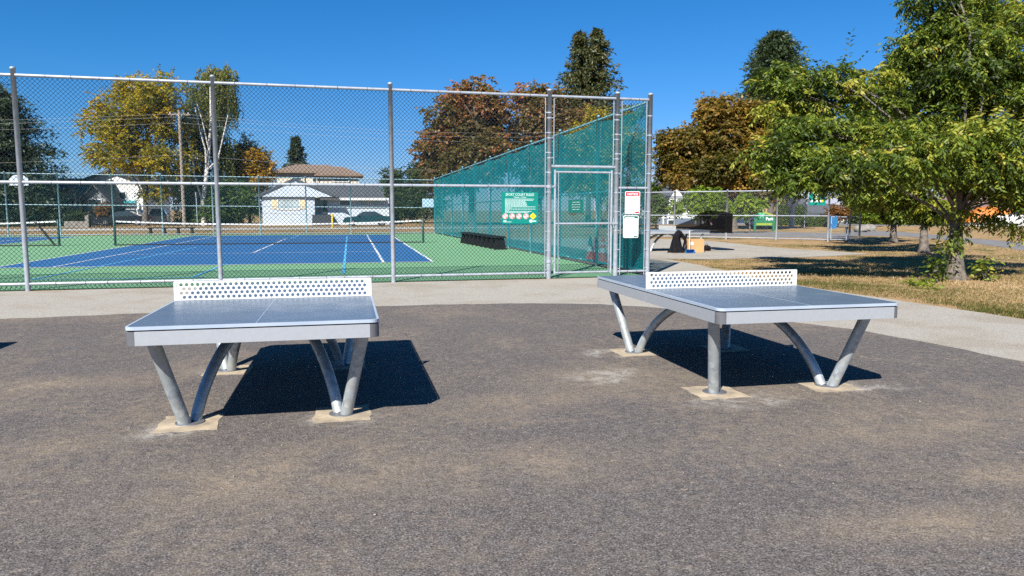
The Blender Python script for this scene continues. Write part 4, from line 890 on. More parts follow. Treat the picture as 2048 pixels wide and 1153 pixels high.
dr = MB().box(X_(644, Y), X_(653, Y), Y + 1.1, Y + 1.197, Z_(650, 428, Y), Z_(650, 398, Y)).build('door', M['dark_step'], wh); MB().box(X_(652, Y) - .08, X_(652, Y) - .03, Y + 1.05, Y + 1.1, 2.3, 2.4).build('handle', M['galv'], dr)
MB().box(X_(632, Y), X_(642, Y), Y + 1.1, Y + 1.197, Z_(650, 426, Y), Z_(650, 398, Y)).build('pane', M['glass'], wh)
zs = Z_(640, 430, Y)
for i in range(5): MB().box(X_(624, Y), X_(664, Y), Y - 1.5 + i * .3, Y - 1.5 + (i + 1) * .3 - .003 if i < 4 else Y + 1.0, 0, zs * (i + 1) / 5).build('step', M['dark_step'], wh)
# two-storey house behind
Y = 94.0
bh = thing('brown_roof_house', 'cream two-storey house with brown hip roof behind the white one', 'house', (X_(640, Y), Y, 0))
x0, x1, zt = wallbox(bh, 555, 640, 344, Y, 9, M['cream']); xa, xb, zt2 = wallbox(bh, 640.5, 718, 350, Y - 1, 9, M['cream'])
hip(bh, x0, X_(690, Y), Y, Y + 9, zt, Z_(600, 329, Y + 4), .6, 2.5, 'roof_brown'); hip(bh, xa, xb, Y - 1, Y + 7, zt2, Z_(680, 334, Y + 3), .6, 2.5, 'roof_brown')
window(bh, 590, 604, 353, 360, Y, 'glass'); window(bh, 627, 634, 356, 364, Y, 'glass'); window(bh, 668, 698, 355, 363, Y - 1, 'glass', 3)
# left: grey gabled house and tall white house
Y = 84.0
gh = thing('grey_house', 'dark grey gabled house behind the left court', 'house', (X_(130, Y), Y, 0))
x0, x1, zt = wallbox(gh, 70, 215, 388, Y, 9, M['grey_siding']); MB().prism([(Y - .8, zt - .1), (Y + 4.5, Z_(150, 357, Y + 4.5)), (Y + 9.8, zt - .1)], 'x', X_(60, Y), X_(205, Y)).build('roof', M['roof_grey'], gh)
xa, xb, z2 = wallbox(gh, 122, 160, 392, Y - 1.8, 3, M['grey_siding'], 'porch_wall'); gable(gh, xa, xb, Y - 1.8, Y + 3, z2, Z_(140, 376, Y - 1.8), .5, 'roof_grey', 'grey_siding')
xa, xb, z2 = wallbox(gh, 168, 212, 396, Y - 1.2, 2, M['grey_siding'], 'bay_wall'); gable(gh, xa, xb, Y - 1.2, Y + 3, z2, Z_(190, 372, Y - 1.2), .5, 'roof_grey', 'grey_siding')
window(gh, 96, 112, 378, 389, Y, 'glass'); window(gh, 130, 150, 398, 412, Y - 1.8, 'glass', 2); window(gh, 178, 202, 400, 412, Y - 1.2, 'glass', 2)
Y = 88.0
lh = thing('tall_white_house', 'tall white house partly hidden by the yellow tree', 'house', (X_(240, Y), Y, 0))
x0, x1, zt = wallbox(lh, 160, 296, 366, Y, 10, M['trim']); gable(lh, x0, x1, Y, Y + 10, zt, Z_(230, 342, Y), .6, 'roof_grey', 'trim')
window(lh, 210, 224, 385, 398, Y); window(lh, 240, 252, 385, 398, Y)
MB().box(X_(254, Y), X_(276, Y), Y - 1.2, Y - .003, Z_(260, 407, Y), Z_(260, 402, Y)).build('awning', mat('turquoise_awning', (.05, .35, .40), .6), lh)
for a in (279, 288, 297): MB().box(X_(a, Y), X_(a + 3.5, Y), Y - 1.1, Y - .9, 0, Z_(a, 398, Y)).build('porch_column', M['trim'], lh)
MB().box(X_(232, Y), X_(270, Y), Y - .05, Y - .003, 0, Z_(230, 416, Y)).build('garage_door', M['blue_siding'], lh)
# low stone wall and black railing on the left
Y = 70.0
sw = thing('stone_wall', 'low pale stone garden wall with dark railing on the left', 'wall', (X_(190, Y), Y, 0))
MB().box(X_(125, Y), X_(168, Y), Y, Y + .3, 0, .55).build('wall_base', M['stone'], sw); MB().box(X_(168, Y), X_(175, Y), Y - .1, Y + .4, 0, 1.05).build('pier', M['stone'], sw)
for i in range(14): x = X_(177 + i * 3.4, Y); MB().box(x, x + .07, Y + .1, Y + .16, 0, .95).build('bar', M['black'], sw)
for z in (.2, .9): MB().box(X_(176, Y), X_(224, Y), Y + .1, Y + .16, z, z + .05).build('railing_bar', M['black'], sw)
# right: houses beyond the park
Y = 74.0
rh = thing('slate_house', 'white and slate house behind the lime green tree', 'house', (X_(1370, Y), Y, 0))
x0, x1, z1 = wallbox(rh, 1285, 1402, 437, Y - .4, 8, M['blue_siding'], 'lower_wall'); wallbox(rh, 1285, 1408, 421, Y, 8, M['trim'], 'upper_wall')
xa, xb, z2 = wallbox(rh, 1328, 1366, 392, Y + 2, 6, M['grey_siding'], 'upper_storey'); gable(rh, xa, xb, Y + 2, Y + 8, z2, Z_(1345, 366, Y + 2), .6, 'roof_grey', 'trim')
window(rh, 1340, 1352, 400, 412, Y + 2, 'glass'); window(rh, 1337, 1348, 441, 449, Y - .4, 'glass')
for a in (1322, 1386, 1401): MB().box(X_(a, Y), X_(a + 2, Y), Y - .7, Y - .5, 0, Z_(a, 428, Y)).build('porch_column', M['trim'], rh)
hip(rh, X_(1283, Y), X_(1328, Y), Y, Y + 7, Z_(1305, 405, Y), Z_(1305, 385, Y), .5, None, 'roof_grey'); 
Y = 88.0
ph = thing('peach_house', 'peach stucco house beyond the clipped hedge', 'house', (X_(1575, Y), Y, 0))
x0, x1, zt = wallbox(ph, 1538, 1600, 400, Y, 9, M['peach']); hip(ph, x0, x1, Y, Y + 9, zt, zt + 2.0, .6, None, 'roof_brown'); window(ph, 1546, 1556, 404, 412, Y, 'glass', 2); window(ph, 1572, 1586, 406, 418, Y, 'curtain', 2)
Y = 82.0
wg = thing('white_garage', 'white house with grey roof beside the rust shrub', 'house', (X_(1645, Y), Y, 0))
x0, x1, zt = wallbox(wg, 1612, 1690, 424, Y, 8, M['trim']); hip(wg, x0, x1, Y, Y + 8, zt, Z_(1650, 398, Y + 4), .6, 2.5, 'roof_grey'); window(wg, 1640, 1652, 428, 438, Y, 'glass', 2)
Y = 82.0
mh = thing('mauve_house', 'mauve house with white railing at the right edge', 'house', (X_(2050, Y), Y, 0))
x0, x1, zt = wallbox(mh, 1985, 2150, 352, Y, 9, M['brick_pink']); hip(mh, x0, x1, Y, Y + 9, zt, zt + 2.5, .7, None, 'roof_brown')
window(mh, 2032, 2043, 406, 416, Y, 'glass'); window(mh, 2010, 2024, 365, 378, Y, 'glass', 2); window(mh, 2060, 2080, 365, 378, Y, 'glass', 2); MB().box(X_(2015, Y), X_(2048, Y), Y - 1.2, Y - 1.1, Z_(2030, 388, Y), Z_(2030, 382, Y)).build('balcony_railing', M['trim'], mh); MB().box(X_(2015, Y), X_(2048, Y), Y - 1.2, Y - .003, Z_(2030, 391, Y), Z_(2030, 389, Y)).build('balcony_floor', M['trim'], mh)
Y = 90.0
ch = thing('pale_house', 'pale house seen between the maple trunk and the second lime tree', 'house', (X_(1490, Y), Y, 0))
x0, x1, zt = wallbox(ch, 1468, 1534, 416, Y, 8, M['trim']); hip(ch, x0, x1, Y, Y + 8, zt, zt + 2.2, .6, None, 'roof_grey'); window(ch, 1480, 1492, 421, 430, Y, 'glass', 2)

# ------------------------------------------------------------------ vehicles
M['tyre'] = mat('tyre_rubber', (.012, .012, .013), .9); M['rim'] = mat('alloy_rim', (.45, .46, .48), .35, .7); M['lamp_red'] = mat('tail_lamp', (.4, .02, .02), .2); M['lamp_white'] = mat('head_lamp', (.7, .72, .75), .15)
def car(label, loc, rz, paint, kind='sedan', group='cars parked along the streets', plate=False, name='parked_car'):
    t = thing(name, label, 'car', loc, rz, group=group); pm = M.get(paint) or mat(paint, (.5, .5, .5), .25); L, Wd = 4.5, .88
    low = [(-2.25, .32), (-2.25, .62), (-2.12, .80), (-1.1, .92), (1.5, .96), (2.2, .92), (2.26, .6), (2.22, .32)] if kind == 'sedan' else [(-2.2, .35), (-2.22, .8), (-2.0, 1.0), (-1.05, 1.08), (2.1, 1.1), (2.22, .9), (2.22, .35)]
    cab = [(-1.05, .0), (-.35, .46), (.75, .48), (1.6, .0)] if kind == 'sedan' else [(-1.05, 0), (-.45, .58), (1.65, .58), (2.08, 0)]
    zb = .94 if kind == 'sedan' else 1.09
    b = MB(); n = len(low); ys = (-Wd, -Wd + .10, Wd - .10, Wd); V = []
    for y in ys:
        k = 1 if abs(y) < Wd else 0
        for x, z in low: V.append((x * (1.0 if k else .972), y, .35 + (z - .35) * (1.0 if k else .93) if z > .4 else z))
    F = [tuple(range(n)), tuple(range(4 * n - 1, 3 * n - 1, -1))] + [(s * n + i, s * n + (i + 1) % n, (s + 1) * n + (i + 1) % n, (s + 1) * n + i) for s in range(3) for i in range(n)]
    b.add(V, F).build('body', pm, t, False)
    c = MB(); m_ = len(cab); V = [(x, s * (Wd - .06 - z * .42), zb + z - .03) for s in (-1, 1) for x, z in cab]; c.add(V, [tuple(range(m_)), tuple(range(2 * m_ - 1, m_ - 1, -1))] + [(i, i + 1, m_ + i + 1, m_ + i) for i in range(m_ - 1)]); cb_ = c.build('cabin', pm, t, False)
    def shr(f): cx = sum(p[0] for p in cab) / m_; return [(cx + (x - cx) * f, .045 + z * .84) for x, z in cab]
    q = shr(.90)
    for s in (-1, 1): MB().add([(x, s * (Wd - .05 - z * .42), zb + z - .03) for x, z in q], [tuple(range(m_)) if s < 0 else tuple(reversed(range(m_)))]).build('side_window', M['glass'], cb_, False)
    for i, nm in ((0, 'windscreen'), (m_ - 2, 'rear_window')):
        (xa, za), (xb, zb2) = cab[i], cab[i + 1]; dx = -.015 if i == 0 else .015; f0, f1 = .1, .92; P = []
        for f in (f0, f1):
            x, z = xa + (xb - xa) * (f if i == 0 else f), za + (zb2 - za) * f; 
            for s in (-1, 1): P.append((x + dx, s * (Wd - .14 - z * .42), zb + z - .03 + .012))
        MB().add(P, [(0, 1, 3, 2)]).build(nm, M['glass'], cb_, False)
    for x in (-1.42, 1.38):
        for s in (-1, 1):
            wl = MB().tube([(x, s * (Wd - .18), .32), (x, s * (Wd + .01), .32)], .32, 18).build('wheel', M['tyre'], t, False); MB().tube([(x, s * (Wd - .05), .32), (x, s * (Wd + .02), .32)], .20, 14).build('rim', M['rim'], wl, False)
    for s in (-1, 1):
        MB().bbox(-2.26, -2.05, s * .66 - .17, s * .66 + .17, .60, .74, .02).build('headlight', M['lamp_white'], t, False); MB().bbox(2.1, 2.275, s * .66 - .17, s * .66 + .17, .68, .84, .02).build('tail_light', M['lamp_red'], t, False)
        MB().bbox(-.85, -.7, s * (Wd + .09) - .08, s * (Wd + .09) + .08, zb, zb + .12, .02).build('mirror', pm, t, False)
    for s in (-2.27, 2.262): MB().box(s, s + .012, -.26, .26, .45, .57).build('number_plate', M['white_paint'], t, False)
    return t
M['paint_teal'] = mat('dark_teal_paint', (.012, .06, .075), .18, .2, c2=(.010, .05, .065), spec=.7); M['paint_white'] = mat('white_car_paint', (.75, .76, .77), .22, spec=.6); M['paint_silver'] = mat('silver_car_paint', (.42, .41, .41), .25, .4); M['paint_black'] = mat('black_car_paint', (.012, .014, .02), .2, spec=.6)
p = at(734, 452, 70.5); car('dark teal sedan parked in front of the white house', (p[0], p[1], .0), R(2), 'paint_teal')
p = at(318, 450, 78); car('silver car seen from the back beside the tall white house', (p[0], p[1], 0), R(-80), 'paint_silver', 'suv')
p = at(276, 450, 80); car('white hatchback parked left of the silver car', (p[0], p[1], 0), R(-95), 'paint_white', 'suv')
p = at(247, 450, 72); car('dark car parked next to the low stone wall', (p[0], p[1], 0), R(4), 'paint_black')
p = at(1470, 452, 69); car('white coupe parked behind the park sign', (p[0], p[1], 0), R(-18), 'paint_white')
p = at(2052, 455, 64); car('white car with black windows at the right edge by the orange tarp', (p[0], p[1], 0), R(-75), 'paint_white', 'suv')
M['tarp'] = mat('orange_tarp', (.52, .17, .025), .6, c2=(.40, .12, .015), scale=2, bump=.5, bscale=3, bdist=.1)
p = at(1985, 452, 70); tp_ = thing('tarp_cover', 'orange tarpaulin draped over a load beyond the cherry trees', 'tarp', (p[0], p[1], 0), R(-20))
b = MB(); nx, ny = 18, 8; V = []; F = []
for i in range(nx + 1):
    for j in range(ny + 1):
        u, v_ = i / nx * 2 - 1, j / ny * 2 - 1; e = max(abs(u) ** 6, abs(v_) ** 6); V.append((u * 2.6, v_ * 1.1, .35 + (1.25 + .12 * math.sin(i * 1.7) + .1 * math.sin(j * 2 + i)) * (1 - e) + .25 * math.exp(-((u + .2) * 5) ** 2)))
for i in range(nx):
    for j in range(ny): q = i * (ny + 1) + j; F.append((q, q + ny + 1, q + ny + 2, q + 1))
b.add(V, F, True).build('cover', M['tarp'], tp_, False); MB().bbox(-2.55, 2.55, -1.05, 1.05, 0, .345, .03).build('base', M['kerb'], tp_, False)

# ------------------------------------------------------------------ signs
M['sign_green'] = mat('teal_green_sign_face', (0.0, 0.20, 0.16), 0.4, c2=(0.0, 0.18, 0.145)); M['sign_white'] = mat('white_sign_face', (0.82, 0.84, 0.84), 0.4, c2=(.78, .8, .8)); M['sign_red'] = mat('red_sign_ink', (0.62, 0.03, 0.05), 0.4); M['sign_dgreen'] = mat('dark_green_sign_ink', (0.01, 0.14, 0.08), 0.4)
M['sign_text'] = mat('sign_print_white', (0.48, 0.66, 0.63), 0.5); M['sign_yellow'] = mat('sign_yellow', (0.80, 0.62, 0.02), 0.4); M['sign_grey'] = mat('grey_sign_print', (0.45, 0.45, 0.48), 0.5); M['sign_pink'] = mat('symbol_disc', (0.55, 0.36, 0.33), 0.5); M['sign_ora'] = mat('orange_mark', (.8, .25, .02), .5)
def plate(name, label, px0, px1, py0, py1, Y, face, corner=.03, t=.006):
    a, b = atY(px0, py0, Y), atY(px1, py1, Y); x0, x1, z1, z0 = a[0], b[0], a[2], b[2]; h = thing(name, label, 'sign', ((x0 + x1) / 2, Y, z0))
    cx, cz = (x0 + x1) / 2, (z0 + z1) / 2; pts = [(cx + x, cz + z) for x, z in rrect((x1 - x0) / 2, (z1 - z0) / 2, corner, 4)]
    MB().prism(pts, 'y', Y, Y + t).build('plate', M[face], h); return h, x0, x1, z0, z1
def bar_(h, name, x0, x1, z0, z1, Y, m): return MB().box(x0, x1, Y - .003, Y - .0005, z0, z1).build(name, M[m], h)
Y = FY(3.6) - .055
h, x0, x1, z0, z1 = plate('rules_sign', 'teal sport court rules sign on the front fence', 1003, 1076, 384.5, 447.5, Y, 'sign_green')
W_, H_ = x1 - x0, z1 - z0; cx = (x0 + x1) / 2; Tz = lambda f: (z1 - H_ * f) - z0; TX = lambda f: x0 + W_ * f - cx
text_mesh('heading', 'SPORT COURT RULES', .080, M['sign_text'], h, (0, -.003, Tz(.085)), bold=.0012, sx=.80)
text_mesh('subheading', 'Tennis - Court', .045, M['sign_text'], h, (0, -.003, Tz(.165)), bold=.001)
rows = [(.22, .885), (.257, .865), (.292, .655), (.328, .67), (.363, .68), (.398, .69), (.433, .70), (.468, .925), (.503, .27), (.538, .925), (.573, .21), (.61, .82), (.645, .74)]
for f, e in rows:
    r = random.Random(int(f * 1000)); x = .095; k = MB()
    while x < e - .01:
        wl = min(r.uniform(.03, .085), e - x); k.box(x0 + W_ * x, x0 + W_ * (x + wl), Y - .003, Y - .0005, z1 - H_ * (f + .0105), z1 - H_ * (f - .0085)); x += wl + .009
    tag(k.build('print_line', M['sign_text'], h), kind='stuff')
for i, f in enumerate((.1, .285, .475, .665)):
    c = (x0 + W_ * f, z1 - H_ * .765); MB().prism([(c[0] + .062 * math.cos(a), c[1] + .062 * math.sin(a)) for a in np.linspace(0, 2 * math.pi, 20, False)], 'y', Y - .004, Y - .0005).build('symbol_disc', M['sign_pink'], h)
    MB().prism([(c[0] + .03 * math.cos(a) * (1 + .5 * math.sin(3 * a + i)), c[1] + .032 * math.sin(a)) for a in np.linspace(0, 2 * math.pi, 14, False)], 'y', Y - .006, Y - .0042).build('symbol', M['sign_white'], h)
    MB().prism([(c[0] - .05, c[1] + .04), (c[0] - .04, c[1] + .05), (c[0] + .05, c[1] - .04), (c[0] + .04, c[1] - .05)], 'y', Y - .0075, Y - .0062).build('red_bar', M['sign_red'], h)
c = (x0 + W_ * .86, z1 - H_ * .765); MB().prism([(c[0] + .075, c[1]), (c[0], c[1] + .075), (c[0] - .075, c[1]), (c[0], c[1] - .075)], 'y', Y - .004, Y - .0005).build('warning_diamond', M['sign_yellow'], h); MB().prism([(c[0] + .02, c[1]), (c[0], c[1] + .028), (c[0] - .022, c[1]), (c[0], c[1] - .026)], 'y', Y - .006, Y - .0042).build('warning_mark', M['sign_ora'], h)
bar_(h, 'print_line', x0 + W_ * .05, x0 + W_ * .13, z1 - H_ * .93, z1 - H_ * .895, Y, 'sign_text'); bar_(h, 'print_line', x0 + W_ * .05, x0 + W_ * .27, z1 - H_ * .955, z1 - H_ * .938, Y, 'sign_text')
MB().prism([(x0 + W_ * .80 + .035 * math.cos(a), z1 - H_ * .92 + .035 * math.sin(a)) for a in np.linspace(0, 2 * math.pi, 16, False)], 'y', Y - .003, Y - .0005).build('emblem', M['sign_text'], h); bar_(h, 'print_line', x0 + W_ * .845, x0 + W_ * .95, z1 - H_ * .945, z1 - H_ * .905, Y, 'sign_text')
Y = FY(6) - .055
h, x0, x1, z0, z1 = plate('notice_sign', 'white NOTICE sign with red header beside the gate', 1250.5, 1279.5, 383, 428, Y, 'sign_white'); W_, H_ = x1 - x0, z1 - z0; Tz = lambda f: (z1 - H_ * f) - z0
fr = MB(); o_, i_ = rrect(W_ / 2 - .012, H_ / 2 - .012, .025, 4), rrect(W_ / 2 - .022, H_ / 2 - .022, .02, 4); n = len(o_); cx, cz = (x0 + x1) / 2, (z0 + z1) / 2
fr.add([(cx + x, Y - .0015, cz + z) for x, z in o_] + [(cx + x, Y - .0015, cz + z) for x, z in i_], [(k, (k + 1) % n, n + (k + 1) % n, n + k) for k in range(n)]).build('red_border', M['sign_red'], h)
bar_(h, 'red_header', x0 + .024, x1 - .024, z1 - H_ * .22, z1 - .024, Y, 'sign_red'); text_mesh('heading', 'NOTICE', .072, M['sign_white'], h, (0, -.005, Tz(.135)), bold=.0015, sx=.95)
for f, a in ((.36, .28), (.45, .15), (.54, .22), (.63, .18), (.72, .32)):
    k = MB(); x = a; r = random.Random(int(f * 99))
    while x < 1 - a - .02: wl = r.uniform(.06, .16); wl = min(wl, 1 - a - x); k.box(x0 + W_ * x, x0 + W_ * (x + wl), Y - .003, Y - .0005, z1 - H_ * (f + .018), z1 - H_ * (f - .018)); x += wl + .03
    tag(k.build('print_line', M['sign_grey'], h), kind='stuff')
bar_(h, 'red_corner', x1 - W_ * .32, x1 - .024, z0 + .024, z0 + H_ * .1, Y, 'sign_red')
h, x0, x1, z0, z1 = plate('club_notice', 'white court booking notice with dark green header below the NOTICE sign', 1247, 1276.5, 431.5, 476, Y, 'sign_white'); W_, H_ = x1 - x0, z1 - z0; Tz = lambda f: (z1 - H_ * f) - z0
o_, i_ = rrect(W_ / 2 - .012, H_ / 2 - .012, .025, 4), rrect(W_ / 2 - .020, H_ / 2 - .020, .02, 4); cx, cz = (x0 + x1) / 2, (z0 + z1) / 2
MB().add([(cx + x, Y - .0015, cz + z) for x, z in o_] + [(cx + x, Y - .0015, cz + z) for x, z in i_], [(k, (k + 1) % n, n + (k + 1) % n, n + k) for k in range(n)]).build('green_border', M['sign_dgreen'], h)
bar_(h, 'green_header', x0 + .022, x1 - .022, z1 - H_ * .13, z1 - .022, Y, 'sign_dgreen'); bar_(h, 'print_line', x0 + W_ * .1, x0 + W_ * .72, z1 - H_ * .105, z1 - H_ * .075, Y - .003, 'sign_white')
for f in (.2, .245, .29, .35, .62, .665, .72, .77, .82): bar_(h, 'print_line', x0 + W_ * .13, x0 + W_ * random.uniform(.65, .88), z1 - H_ * (f + .008), z1 - H_ * (f - .006), Y, 'sign_grey')
bar_(h, 'green_corner', x1 - W_ * .3, x1 - .022, z0 + .022, z0 + H_ * .08, Y, 'sign_dgreen')
# small teal sign hung on the outside of the windscreen fence
d_ = ray(1157, 413); f_ = (C0[0] - d_[0] / d_[1] * C0[1]) / ((C0[0] - C1[0]) - d_[0] / d_[1] * (C0[1] - C1[1])); q = sp_(f_); zc = atY(1157, 413, q[1])[2]; hs_ = 13.5 * q[1] / 1440
h = thing('court_sign', 'small teal notice seen through the gate, on the windscreen fence', 'sign', (q[0] - .09, q[1], zc - hs_))
u = unit(C1 - C0); MB().add([(*(q + u * a + np.array([-.09 + e, 0])), zc + b_) for e in (0, .006) for a, b_ in ((-.62, -hs_), (.62, -hs_), (.62, hs_), (-.62, hs_))], [(0, 1, 2, 3), (7, 6, 5, 4), (0, 4, 5, 1), (1, 5, 6, 2), (2, 6, 7, 3), (3, 7, 4, 0)]).build('plate', M['sign_green'], h)
for k in range(4): zz = zc + hs_ * (.6 - .36 * k); MB().add([(*(q + u * a + np.array([-.094, 0])), zz + b_) for a, b_ in ((-.4, -.010), (.3, -.010), (.3, .010), (-.4, .010))], [(0, 1, 2, 3)]).build('print_line', M['sign_text'], h)
# park name sign: green board with a domed, yellow-edged top on two posts
d_ = 52.0; a, b = at(1511, 452, d_), at(1545, 452, d_); u = unit((b - a)[:2]); L = np.linalg.norm((b - a)[:2]); nn = np.array([u[1], -u[0]])
h = thing('park_sign', 'green park name board with yellow curved edge behind the park fence', 'sign', (a[0], a[1], 0), math.atan2(u[1], u[0]))
zb, zt, zs = at(1511, 452, d_)[2], at(1511, 425, d_)[2], at(1545, 434, d_)[2]
arc = [(L * f, zs + (zt - zs) * math.cos(f * math.pi / 2)) for f in np.linspace(1, 0, 10)]
M['board_green'] = mat('board_green', (.012, .16, .07), .5, c2=(.01, .13, .06)); M['board_yellow'] = mat('board_yellow_green', (.28, .34, .03), .5)
MB().prism([(0, zb), (L, zb)] + arc, 'y', -.05, .05).build('board', M['board_green'], h, False)
MB().prism([(x, z - .0) for x, z in arc] + [(x + .03, z + .13) for x, z in arc[::-1]], 'y', -.06, .04).build('curved_edge', M['board_yellow'], h, False)
MB().box(.05, L - .05, -.058, -.0505, zb + .04, zb + .18).build('yellow_band', M['board_yellow'], h, False)
text_mesh('lettering', 'Park', .30, M['sign_white'], h, (L * .80, -.054, zb + .48), bold=.006)
MB().prism([(L * .34 + .3 * math.cos(t_) * (.45 if k % 2 else 1), zb + .85 + .42 * math.sin(t_) * (.45 if k % 2 else 1)) for k, t_ in enumerate(np.linspace(0, 2 * math.pi, 12, False))], 'y', -.056, -.0505).build('leaf_emblem', mat('emblem_green', (.10, .42, .25), .5), h, False)
for x in (-.12, L + .0): MB().box(x, x + .14, -.07, .07, 0, zs - .05 if x > 0 else zt - .35).build('sign_post', M['board_green'], h, False)
# teal rules board on the park fence
q = np.array(rp[3]) + (np.array(rp[4]) - np.array(rp[3])) * .82; u = unit(np.array(rp[4]) - np.array(rp[3])); Wd_ = 1.05
h = thing('fence_sign', 'teal rules board on the park fence beside the small gate', 'sign', (q[0], q[1], 1.75), math.atan2(u[1], u[0]))
zr0, zr1 = at(1640, 412, 38.6)[2] - 1.75, at(1640, 386, 38.6)[2] - 1.75
MB().box(-.48, .30, -.065, -.055, zr0, zr1).build('plate', M['sign_green'], h, False)
for k in range(4): MB().box(-.30, .15 - .05 * k, -.069, -.0655, zr1 - .12 - .09 * k, zr1 - .07 - .09 * k).build('print_line', M['sign_text'], h, False)
for k in range(4): MB().box(-.40 + .14 * k, -.31 + .14 * k, -.069, -.0655, zr0 + .15, zr0 + .25).build('symbol', M['sign_white'], h, False)
MB().prism([(.22, zr0 + .2), (.16, zr0 + .27), (.10, zr0 + .2), (.16, zr0 + .13)], 'y', -.069, -.0655).build('warning_diamond', M['sign_yellow'], h, False)
# pale backless sign on the far fence near the windscreen end
p = far_pt(856); h = thing('blank_sign', 'pale blue-grey plate wired to the far fence near the windscreen', 'sign', (p[0], p[1], 1.5)); MB().box(p[0] - .36, p[0] + .36, p[1] - .08, p[1] - .07, Z_(856, 415, p[1]), Z_(856, 398, p[1])).build('plate', mat('pale_plate', (.35, .5, .6), .4), h)

# ------------------------------------------------------------------ cones, bin and the things round the far table
M['cone'] = mat('orange_cone_plastic', (.85, .06, .02), .4, c2=(.75, .05, .02)); M['cone_white'] = mat('reflective_band', (.8, .8, .8), .4)
def make_cone(label, x, y, s=1.0):
    t = thing('traffic_cone', label, 'cone', (x, y, .006), group='traffic cones behind the windscreen'); t.scale = (s, s, s)
    MB().bbox(-.19, .19, -.19, .19, 0, .035, .008).build('base', M['cone'], t, False); MB().lathe([(.145, .036), (.03, .70), (.022, .715)], 18).build('cone_body', M['cone'], t, False)
    for a, b_ in ((.28, .42), (.50, .58)): rr = lambda z: .145 - .115 * (z - .036) / .664 + .003; MB().lathe([(rr(a), a), (rr(b_), b_)], 18).build('white_band', M['cone_white'], t, False)
    return t
for px, py, lab, s in ((1164, 523, 'left traffic cone of the three, seen through the gate', 1.0), (1177, 524.5, 'middle traffic cone of the three, a little lower', .92), (1189, 526.5, 'right traffic cone of the three, beside the gate stile', 1.0)):
    p = gxy(px, py); make_cone(lab, p[0] + .3, p[1] + .15, s)
M['bin'] = mat('dark_green_bin', (.004, .085, .055), .5, c2=(.003, .07, .045))
bx0, bx1 = X_(1243, 17.0), X_(1292, 17.0); t = thing('utility_box', 'dark green box standing behind the corner of the court fence', 'box', ((bx0 + bx1) / 2 + .12, 17.6, .006)); zb = Z_(1265, 471, 17.0)
hw = (bx1 - bx0) / 2; MB().bbox(-hw, hw, -.4, .4, 0, zb - .06, .02).build('body', M['bin'], t, False); MB().bbox(-hw - .02, hw + .02, -.42, .42, zb - .058, zb, .015).build('lid', M['bin'], t, False)
for x in (-hw * .5, hw * .5): MB().box(x - .012, x + .012, -.413, -.4005, .1, zb - .12).build('rib', M['bin'], t, False)
# cardboard box
d4 = 23.9
def g4(px, py): return gxy(px, py)
p = g4(1395, 506); card = mat('cardboard', (.52, .27, .12), .85, c2=(.46, .235, .105), scale=3); t = thing('cardboard_box', 'brown cardboard box on the pad in front of the far table', 'box', (p[0], p[1] + .25, .009), R(-14))
MB().bbox(-.29, .29, -.22, .22, 0, .46, .006).build('carton', card, t, False); MB().box(-.295, .295, -.03, .03, .4605, .463).build('tape', mat('packing_tape', (.55, .38, .2), .3), t, False); MB().box(-.20, -.09, -.2225, -.2205, .27, .37).build('shipping_label', M['sign_white'], t, False)
for y0_, y1_, rz_ in ((-.215, -.003, 0), (.003, .215, 0)): MB().box(-.288, .288, y0_, y1_, .4602, .4606).build('flap', card, t, False)
# jacket over a bag, hanging from the table edge
def drape(label, px, py, d):
    p = g4(px, py); t = thing('jacket', label, 'jacket', (p[0], p[1] + .1, .009)); r = np.random.default_rng(4); V = []; F = []; nz, na = 18, 26
    for i in range(nz + 1):
        f = i / nz; z = .80 * f; rad = np.interp(f, [0, .12, .3, .5, .62, .72, .85, .95, 1], [.29, .26, .19, .15, .13, .145, .12, .07, .01]); ox = np.interp(f, [0, .3, .6, .85, 1], [0, -.02, -.03, .02, .05])
        for k in range(na):
            a = 2 * math.pi * k / na; fold = 1 + .16 * math.sin(a * 5 + f * 3) * (1 - f * .6) + .08 * math.sin(a * 9 - f * 7); V.append((ox + rad * fold * math.cos(a), rad * .75 * fold * math.sin(a), z))
    for i in range(nz):
        for k in range(na): F.append((i * na + k, i * na + (k + 1) % na, (i + 1) * na + (k + 1) % na, (i + 1) * na + k))
    MB().add(V, F, True).build('draped_cloth', M['cloth_black'], t, False)
    MB().tube([(.06, -.06, .74), (.16, -.08, .62), (.24, -.1, .5), (.27, -.1, .36), (.25, -.1, .28)], [.06, .055, .05, .05, .045], 10).build('sleeve', M['cloth_black'], t, False)
drape('black jacket draped in a heap at the corner of the far table', 1356, 506.5, d4)
p = g4(1380, 507); t = thing('dustpan', 'blue dustpan with white upright handle beside the cardboard box', 'dustpan', (p[0], p[1] - .02, .009)); blue = mat('blue_plastic', (.02, .17, .42), .4)
MB().add([(-.16, -.08, 0), (.16, -.08, 0), (.14, .12, 0), (-.14, .12, 0), (-.16, -.08, .02), (.16, -.08, .02), (.13, .10, .13), (-.13, .10, .13), (-.15, 0, .12), (.15, 0, .12)], [(0, 3, 2, 1), (3, 7, 6, 2), (0, 4, 8, 7, 3), (1, 2, 6, 9, 5), (8, 9, 6, 7)]).build('pan', blue, t, False); MB().tube([(0, .05, .12), (-.01, .07, .78)], .012, 8).build('handle', M['white_paint'], t, False)
p = g4(1418, 503); t = thing('black_bag', 'small round black bag lying right of the cardboard box', 'bag', (p[0], p[1] + .2, .009)); MB().lathe([(.02, 0), (.15, .02), (.17, .09), (.13, .17), (.03, .2)], 18).build('body', M['cloth_black'], t, False); MB().tube([(-.1, 0, .15), (-.02, -.04, .26), (.09, 0, .16)], .012, 6).build('strap', M['cloth_black'], t, False)
